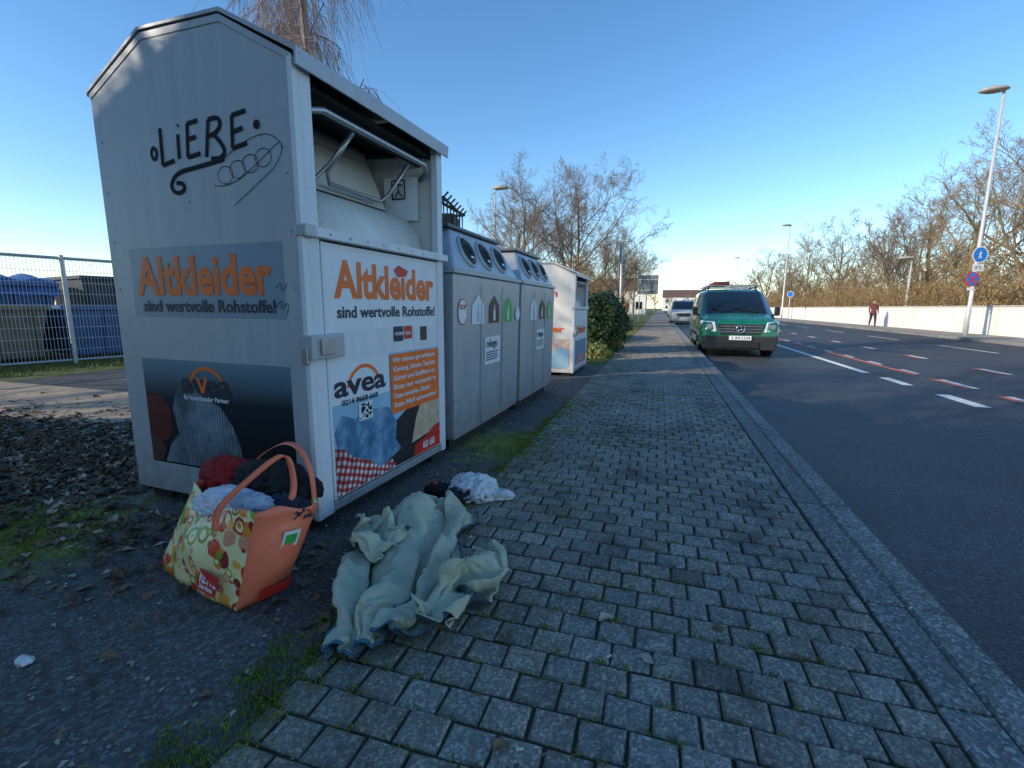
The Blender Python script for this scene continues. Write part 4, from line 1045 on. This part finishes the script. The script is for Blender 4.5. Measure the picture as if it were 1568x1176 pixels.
st=[(0,.36,.62,.84,.76,.64),(.05,.26,.7,.93,.87,.77),(.22,.2,.84,1.01,.94,.86),(.5,.2,.93,1.07,.955,.88),(.92,.2,1.04,1.14,.96,.87),(1.75,.2,1.08,1.76,.96,.77),(2.1,.2,1.08,1.84,.96,.77),(3.4,.2,1.08,1.86,.96,.78),(4.9,.22,1.08,1.84,.95,.77),(5.1,.35,1.08,1.75,.92,.7)]
M_van=paint('van_green_paint',(.01,.2,.11))
VN=vehicle('parked_van',(1.95,13.0,-.1),1.9,5.1,st,['','','','','wind','side','side','side',''],M_van,[.92,4.05],.34)
VN.scale=(.98,.96,.96)
hexa('grille',[(-.46,-.03,.60),(.46,-.03,.60),(.5,.06,.60),(-.5,.06,.60),(-.58,.0,.87),(.58,.0,.87),(.6,.1,.87),(-.6,.1,.87)],M_plast,VN,.02)
for i,z in enumerate((.66,.73,.80)): box('grille_bar_%d'%i,(-.5,-.040,z),(.5,-.014,z+.02),M_chrome,VN,.005)
V=[];F=[]
cs=[(.1*math.cos(a),-.055,.735+.1*math.sin(a)) for a in [2*math.pi*k/24 for k in range(25)]]
tube_into(V,F,cs,.012,8,False)
for a in (90,210,330): tube_into(V,F,[(0,-.055,.735),(.095*math.cos(R(a)),-.055,.735+.095*math.sin(R(a)))],[.016,.006],6)
mesh('badge_star',V,F,M_chrome,VN,True)
# bonnet creases
for s in (-1,1):
    tube('bonnet_crease_%d'%(s>0),[(s*.5,.06,.925),(s*.6,.5,1.07),(s*.66,.92,1.135)],.012,M_van,VN,6)
    pts=[(s*.56,-.05,.66),(s*.90,.12,.68),(s*.95,.34,.95),(s*.62,.01,.93)]
    o=mesh('headlight_%d'%(s>0),[(x,y-.02,z) for x,y,z in pts]+[(x*.96,y+.12,z) for x,y,z in pts],BF,M_lens,VN); fixn(o); bev(o,.025)
    tube('headlight_core_%d'%(s>0),[(s*.74,.06,.80),(s*.74,-.01,.80)],[.08,.07],M_chrome,VN,16)
    box('fog_grille_%d'%(s>0),(min(s*.5,s*.82),-.02,.30),(max(s*.5,s*.82),.12,.46),M_dark,VN,.02)
    tube('mirror_arm_%d'%(s>0),[(s*.92,1.2,1.08),(s*1.02,1.15,1.12)],.025,M_plast,VN,8)
    box('mirror_%d'%(s>0),(min(s*.97,s*1.1),1.08,1.08),(max(s*.97,s*1.1),1.2,1.32),M_plast,VN,.03)
    box('seat_headrest_%d'%(s>0),(s*.4-.12,2.0,1.32),(s*.4+.12,2.06,1.52),M_plast,VN,.03)
hexa('lower_bumper',[(-.84,-.02,.2),(.84,-.02,.2),(.88,.2,.2),(-.88,.2,.2),(-.86,-.06,.56),(.86,-.06,.56),(.92,.2,.56),(-.92,.2,.56)],M_plast,VN,.03)
box('air_intake',(-.45,-.075,.26),(.45,-.03,.42),M_dark,VN,.01)
box('number_plate',(-.26,-.09,.46),(.26,-.075,.57),M_sw,VN,.004)
text('plate_text','L AV 1234',.09,(-.2,-.093,.485),'side',M_ink,VN,.001,width=.42)
tube('wiper_l',[(.55,.96,1.165),(-.05,1.1,1.30)],.01,M_rub,VN,6); tube('wiper_r',[(-.1,.96,1.165),(-.65,1.1,1.29)],.01,M_rub,VN,6)
box('roof_rail_l',(-.66,1.9,1.88),(-.62,4.7,1.91),M_plast,VN,.005); box('roof_rail_r',(.62,1.9,1.88),(.66,4.7,1.91),M_plast,VN,.005)
for i,y in enumerate((2.2,3.2,4.3)):
    box('roof_rack_bar_%d'%i,(-.74,y,1.93),(.74,y+.05,1.965),M_steel,VN,.006)
    for s in (-1,1): box('rack_leg_%d_%d'%(i,s>0),(s*.64-.02,y,1.84),(s*.64+.02,y+.05,1.93),M_plast,VN)
box('roof_load',(-.5,2.3,1.966),(-.05,3.9,2.08),pm('roof_load_red',(.4,.08,.06),.6),VN,.03)
box('side_trim',(-.975,1.3,.5),(-.962,3.6,.58),M_plast,VN,.004)
cst=[(0,.3,.5,.62,.7,.6),(.1,.2,.6,.72,.84,.72),(.5,.18,.75,.84,.88,.76),(1.15,.18,.86,.95,.89,.76),(1.85,.18,.9,1.38,.89,.6),(2.6,.18,.9,1.44,.89,.6),(3.5,.18,.92,1.36,.88,.58),(4.1,.2,.92,1.0,.86,.65),(4.35,.35,.8,.92,.8,.62)]
WV=vehicle('parked_van',(1.75,38,-.1),1.9,5.1,st,['','','','','wind','side','','',''],paint('van_white_paint',(.6,.6,.58)),[.92,4.05],.34)
box('grille',(-.5,-.03,.6),(.5,.05,.85),M_plast,WV,.02); box('number_plate',(-.26,-.05,.42),(.26,-.035,.53),M_sw,WV)
for s in (-1,1): box('headlight_%d'%(s>0),(min(s*.58,s*.88),.0,.68),(max(s*.58,s*.88),.2,.9),M_lens,WV,.02)
cc=[(.5,.5,.5),(.03,.03,.035),(.3,.3,.3),(.6,.6,.6),(.05,.08,.15),(.3,.3,.32)]
for i,(x,y) in enumerate([(1.95,47),(1.95,54),(1.95,61),(1.95,69),(7.5,80),(7.6,95)]):
    c=vehicle('parked_car' if x<3 else 'car',(x,y,-.1),1.78,4.35,cst,['','','','wind','side','side','wind',''],paint('car_paint_%d'%i,cc[i]),[.8,3.45],.31)
    box('grille',(-.35,-.02,.45),(.35,.02,.58),M_plast,c,.01)
    for s in (-1,1): box('headlight_%d'%(s>0),(min(s*.45,s*.78),.0,.55),(max(s*.45,s*.78),.12,.68),M_lens,c,.02)
    box('number_plate',(-.25,-.03,.34),(.25,-.02,.43),M_sw,c)

# ---------------------------------------------------------------- houses far away
def house(name,loc,w,d,h,rh,mat,rz=0,nw=4,st=1):
    P=empty(name,loc,rz)
    box('walls',(-w/2,0,-.1),(w/2,d,h),mat,P)
    V=[(-w/2-.3,-.3,h),(w/2+.3,-.3,h),(w/2+.3,d+.3,h),(-w/2-.3,d+.3,h),(-w/2-.3,d/2,h+rh),(w/2+.3,d/2,h+rh)]
    o=mesh('roof',V,[(0,1,5,4),(2,3,4,5),(0,4,3),(1,2,5),(0,3,2,1)],pm('roof_tiles',(.12,.07,.06),.8,scale=3),P); fixn(o)
    for s in range(st):
        for i in range(nw):
            x=-w/2+w*(i+.5)/nw; z=.9+2.8*s
            box('window_frame_%d_%d'%(s,i),(x-.62,-.03,z-.06),(x+.62,.0,z+1.36),M_sw,P); box('window_%d_%d'%(s,i),(x-.55,-.045,z),(x+.55,-.031,z+1.3),M_glass,P)
            box('window_side_%d_%d'%(s,i),(w/2,d*(i+.5)/nw-.5,z),(w/2+.03,d*(i+.5)/nw+.5,z+1.3),M_glass,P)
    box('door',(-.5,-.06,0),(.5,-.046,2.05),M_plast,P)
    return P
M_hw=pm('house_render_white',(.7,.68,.62),.85,scale=1); M_hb=pm('house_brick',(.28,.13,.09),.9,scale=4)
house('white_house',(-7,88,0),9,9,4.2,2.4,M_hw,0,4); house('white_house',(-24,110,0),14,10,5.6,3,M_hw,0,6,2)
house('brick_house',(-14,140,0),16,10,5,3.0,M_hb,0,6,2); house('white_house',(12,230,0),22,10,6,3.5,M_hw,0,6,2)
AB=empty('unseen_shade_building',(0,-3.7,0),math.atan(.34))  # unseen block added and turned so its shadow covers the foreground
bx0,bx1=-38,-4.9
box('walls',(bx0,-13,-.1),(bx1,0,8.9),pm('shade_building_render',(.5,.45,.38),.9,scale=1),AB)
box('roof_parapet',(bx0-.15,-13.15,8.901),(bx1+.15,.12,9.0),M_trim,AB)
for s in range(3):
    for i in range(9):
        x=bx0+2+i*3.55
        box('window_%d_%d'%(s,i),(x-.6,.0,1.0+2.9*s),(x+.6,.04,2.4+2.9*s),M_glass,AB); box('sill_%d_%d'%(s,i),(x-.7,.0,.92+2.9*s),(x+.7,.12,.99+2.9*s),M_sw,AB)

# ---------------------------------------------------------------- pedestrian
def person(loc,rz):
    sk={'pel':((0,0,.93),.14),'waist':((0,0,1.08),.135),'chest':((0,-.02,1.30),.165),'neck0':((0,0,1.45),.085),'neck':((0,-.01,1.52),.055),'head':((0,-.03,1.60),.085),'headt':((0,-.02,1.69),.085),
    'shL':((.17,0,1.40),.07),'elL':((.24,.08,1.13),.05),'wrL':((.25,-.04,.90),.032),'haL':((.25,-.06,.84),.03),
    'shR':((-.17,0,1.40),.07),'elR':((-.24,.02,1.13),.05),'wrR':((-.25,-.14,.93),.032),'haR':((-.25,-.17,.88),.03),
    'hiL':((.09,0,.86),.11),'knL':((.10,-.18,.50),.07),'anL':((.10,-.22,.10),.045),'toL':((.10,-.38,.05),.04),
    'hiR':((-.09,0,.86),.11),'knR':((-.10,.08,.49),.07),'anR':((-.10,.32,.16),.045),'toR':((-.10,.22,.04),.04)}
    ed=[('pel','waist'),('waist','chest'),('chest','neck0'),('neck0','neck'),('neck','head'),('head','headt'),('chest','shL'),('shL','elL'),('elL','wrL'),('wrL','haL'),('chest','shR'),('shR','elR'),('elR','wrR'),('wrR','haR'),
    ('pel','hiL'),('hiL','knL'),('knL','anL'),('anL','toL'),('pel','hiR'),('hiR','knR'),('knR','anR'),('anR','toR')]
    names=list(sk); V=[sk[n][0] for n in names]; RR=[sk[n][1] for n in names]; E=[(names.index(a),names.index(b)) for a,b in ed]
    for h,s in (('haL',1),('haR',-1)):
        hx,hy,hz=sk[h][0]; hi=names.index(h)
        for k,(dy,l) in enumerate(((-.03,.07),(-.01,.08),(.01,.075),(.028,.06),(-.05,.04))):
            V+= [(hx,hy+dy,hz-.03 if k<4 else hz),(hx-s*.008,hy+dy*1.2,hz-.03-l*.6),(hx-s*.025,hy+dy*1.2,hz-.03-l)]; RR+=[.01,.0085,.008]
            i=len(V)-3; E+=[(hi,i),(i,i+1),(i+1,i+2)]
    me=bpy.data.meshes.new('figure'); me.from_pydata(V,E,[]); o=bpy.data.objects.new('figure_tmp',me); link(o)
    o.modifiers.new('skin','SKIN')
    for i,d in enumerate(me.skin_vertices[0].data): d.radius=(RR[i],RR[i]); d.use_root=(i==0)
    s=o.modifiers.new('ss','SUBSURF'); s.levels=2
    bpy.context.view_layer.update(); dg=bpy.context.evaluated_depsgraph_get()
    m2=bpy.data.meshes.new_from_object(o.evaluated_get(dg)); bpy.data.objects.remove(o)
    P=empty('pedestrian',loc,rz)
    for m in (pm('skin',(.5,.3,.22),.6),pm('jacket_maroon',(.13,.035,.035),.8),pm('trousers_dark',(.03,.03,.04),.85),pm('shoes_black',(.015,.015,.015),.6),pm('hair_brown',(.06,.035,.02),.8)): m2.materials.append(m)
    for p in m2.polygons:
        c=p.center; p.use_smooth=True
        p.material_index=0 if c.z>1.5 else 1 if c.z>.88 and not(c.z<.93 and abs(c.x)>.2) else 2 if c.z>.13 else 3
        if abs(c.x)>.2 and c.z<.92: p.material_index=0
        if c.z>1.62 and (c.y>-.06 or c.z>1.70): p.material_index=4
    b=bpy.data.objects.new('body',m2); link(b,P)
    blob('nose',(0,-.125,1.615),(.012,.015,.018),m2.materials[0],P,2,0,1)
    for s in (-1,1):
        blob('eye_%d'%(s>0),(s*.03,-.108,1.64),(.011,.008,.008),M_ink,P,2,0,1); blob('ear_%d'%(s>0),(s*.088,-.02,1.62),(.01,.02,.03),m2.materials[0],P,2,0,1)
    box('mouth',(-.022,-.115,1.575),(.022,-.108,1.582),M_red,P)
    tube('jacket_hem',[(0,0,.84),(0,0,.98)],[.185,.165],m2.materials[1],P,18)
    return P
person((13.45,37,0.0),R(-8))

# ---------------------------------------------------------------- light, sky, camera
EL=24.0
d=Vector((.741*math.cos(R(EL)),.671*math.cos(R(EL)),-math.sin(R(EL))))
sl=bpy.data.lights.new('sun','SUN'); sl.energy=5.0; sl.angle=R(.5); sl.color=(1,.88,.70)
so=bpy.data.objects.new('sun',sl); so.rotation_euler=d.to_track_quat('-Z','Y').to_euler(); link(so)
w=bpy.data.worlds.new('World'); scene.world=w; w.use_nodes=True
nt=w.node_tree; bg=nt.nodes['Background']; sky=nt.nodes.new('ShaderNodeTexSky'); sky.sky_type='NISHITA'; sky.sun_disc=False
sky.sun_elevation=R(EL); sky.sun_rotation=R(227.8); sky.air_density=1.0; sky.dust_density=.05; sky.ozone_density=2.4
hs=nt.nodes.new('ShaderNodeHueSaturation'); hs.inputs['Saturation'].default_value=1.2; hs.inputs['Value'].default_value=1.55
nt.links.new(sky.outputs[0],hs.inputs['Color']); nt.links.new(hs.outputs[0],bg.inputs[0]); bg.inputs[1].default_value=.15
cam=bpy.data.cameras.new('camera'); cam.sensor_width=36; cam.lens=16.53; cam.clip_end=3000; cam.clip_start=.05
co=bpy.data.objects.new('camera',cam); link(co)
m=Matrix.Translation((0,0,1.12))@Matrix.Rotation(R(17.2),4,'Z')@Matrix.Rotation(R(90-9.3),4,'X')@Matrix.Rotation(R(.4),4,'Z')
co.matrix_world=m; scene.camera=co
scene.view_settings.view_transform='Standard'; scene.view_settings.look='None'; scene.view_settings.exposure=0
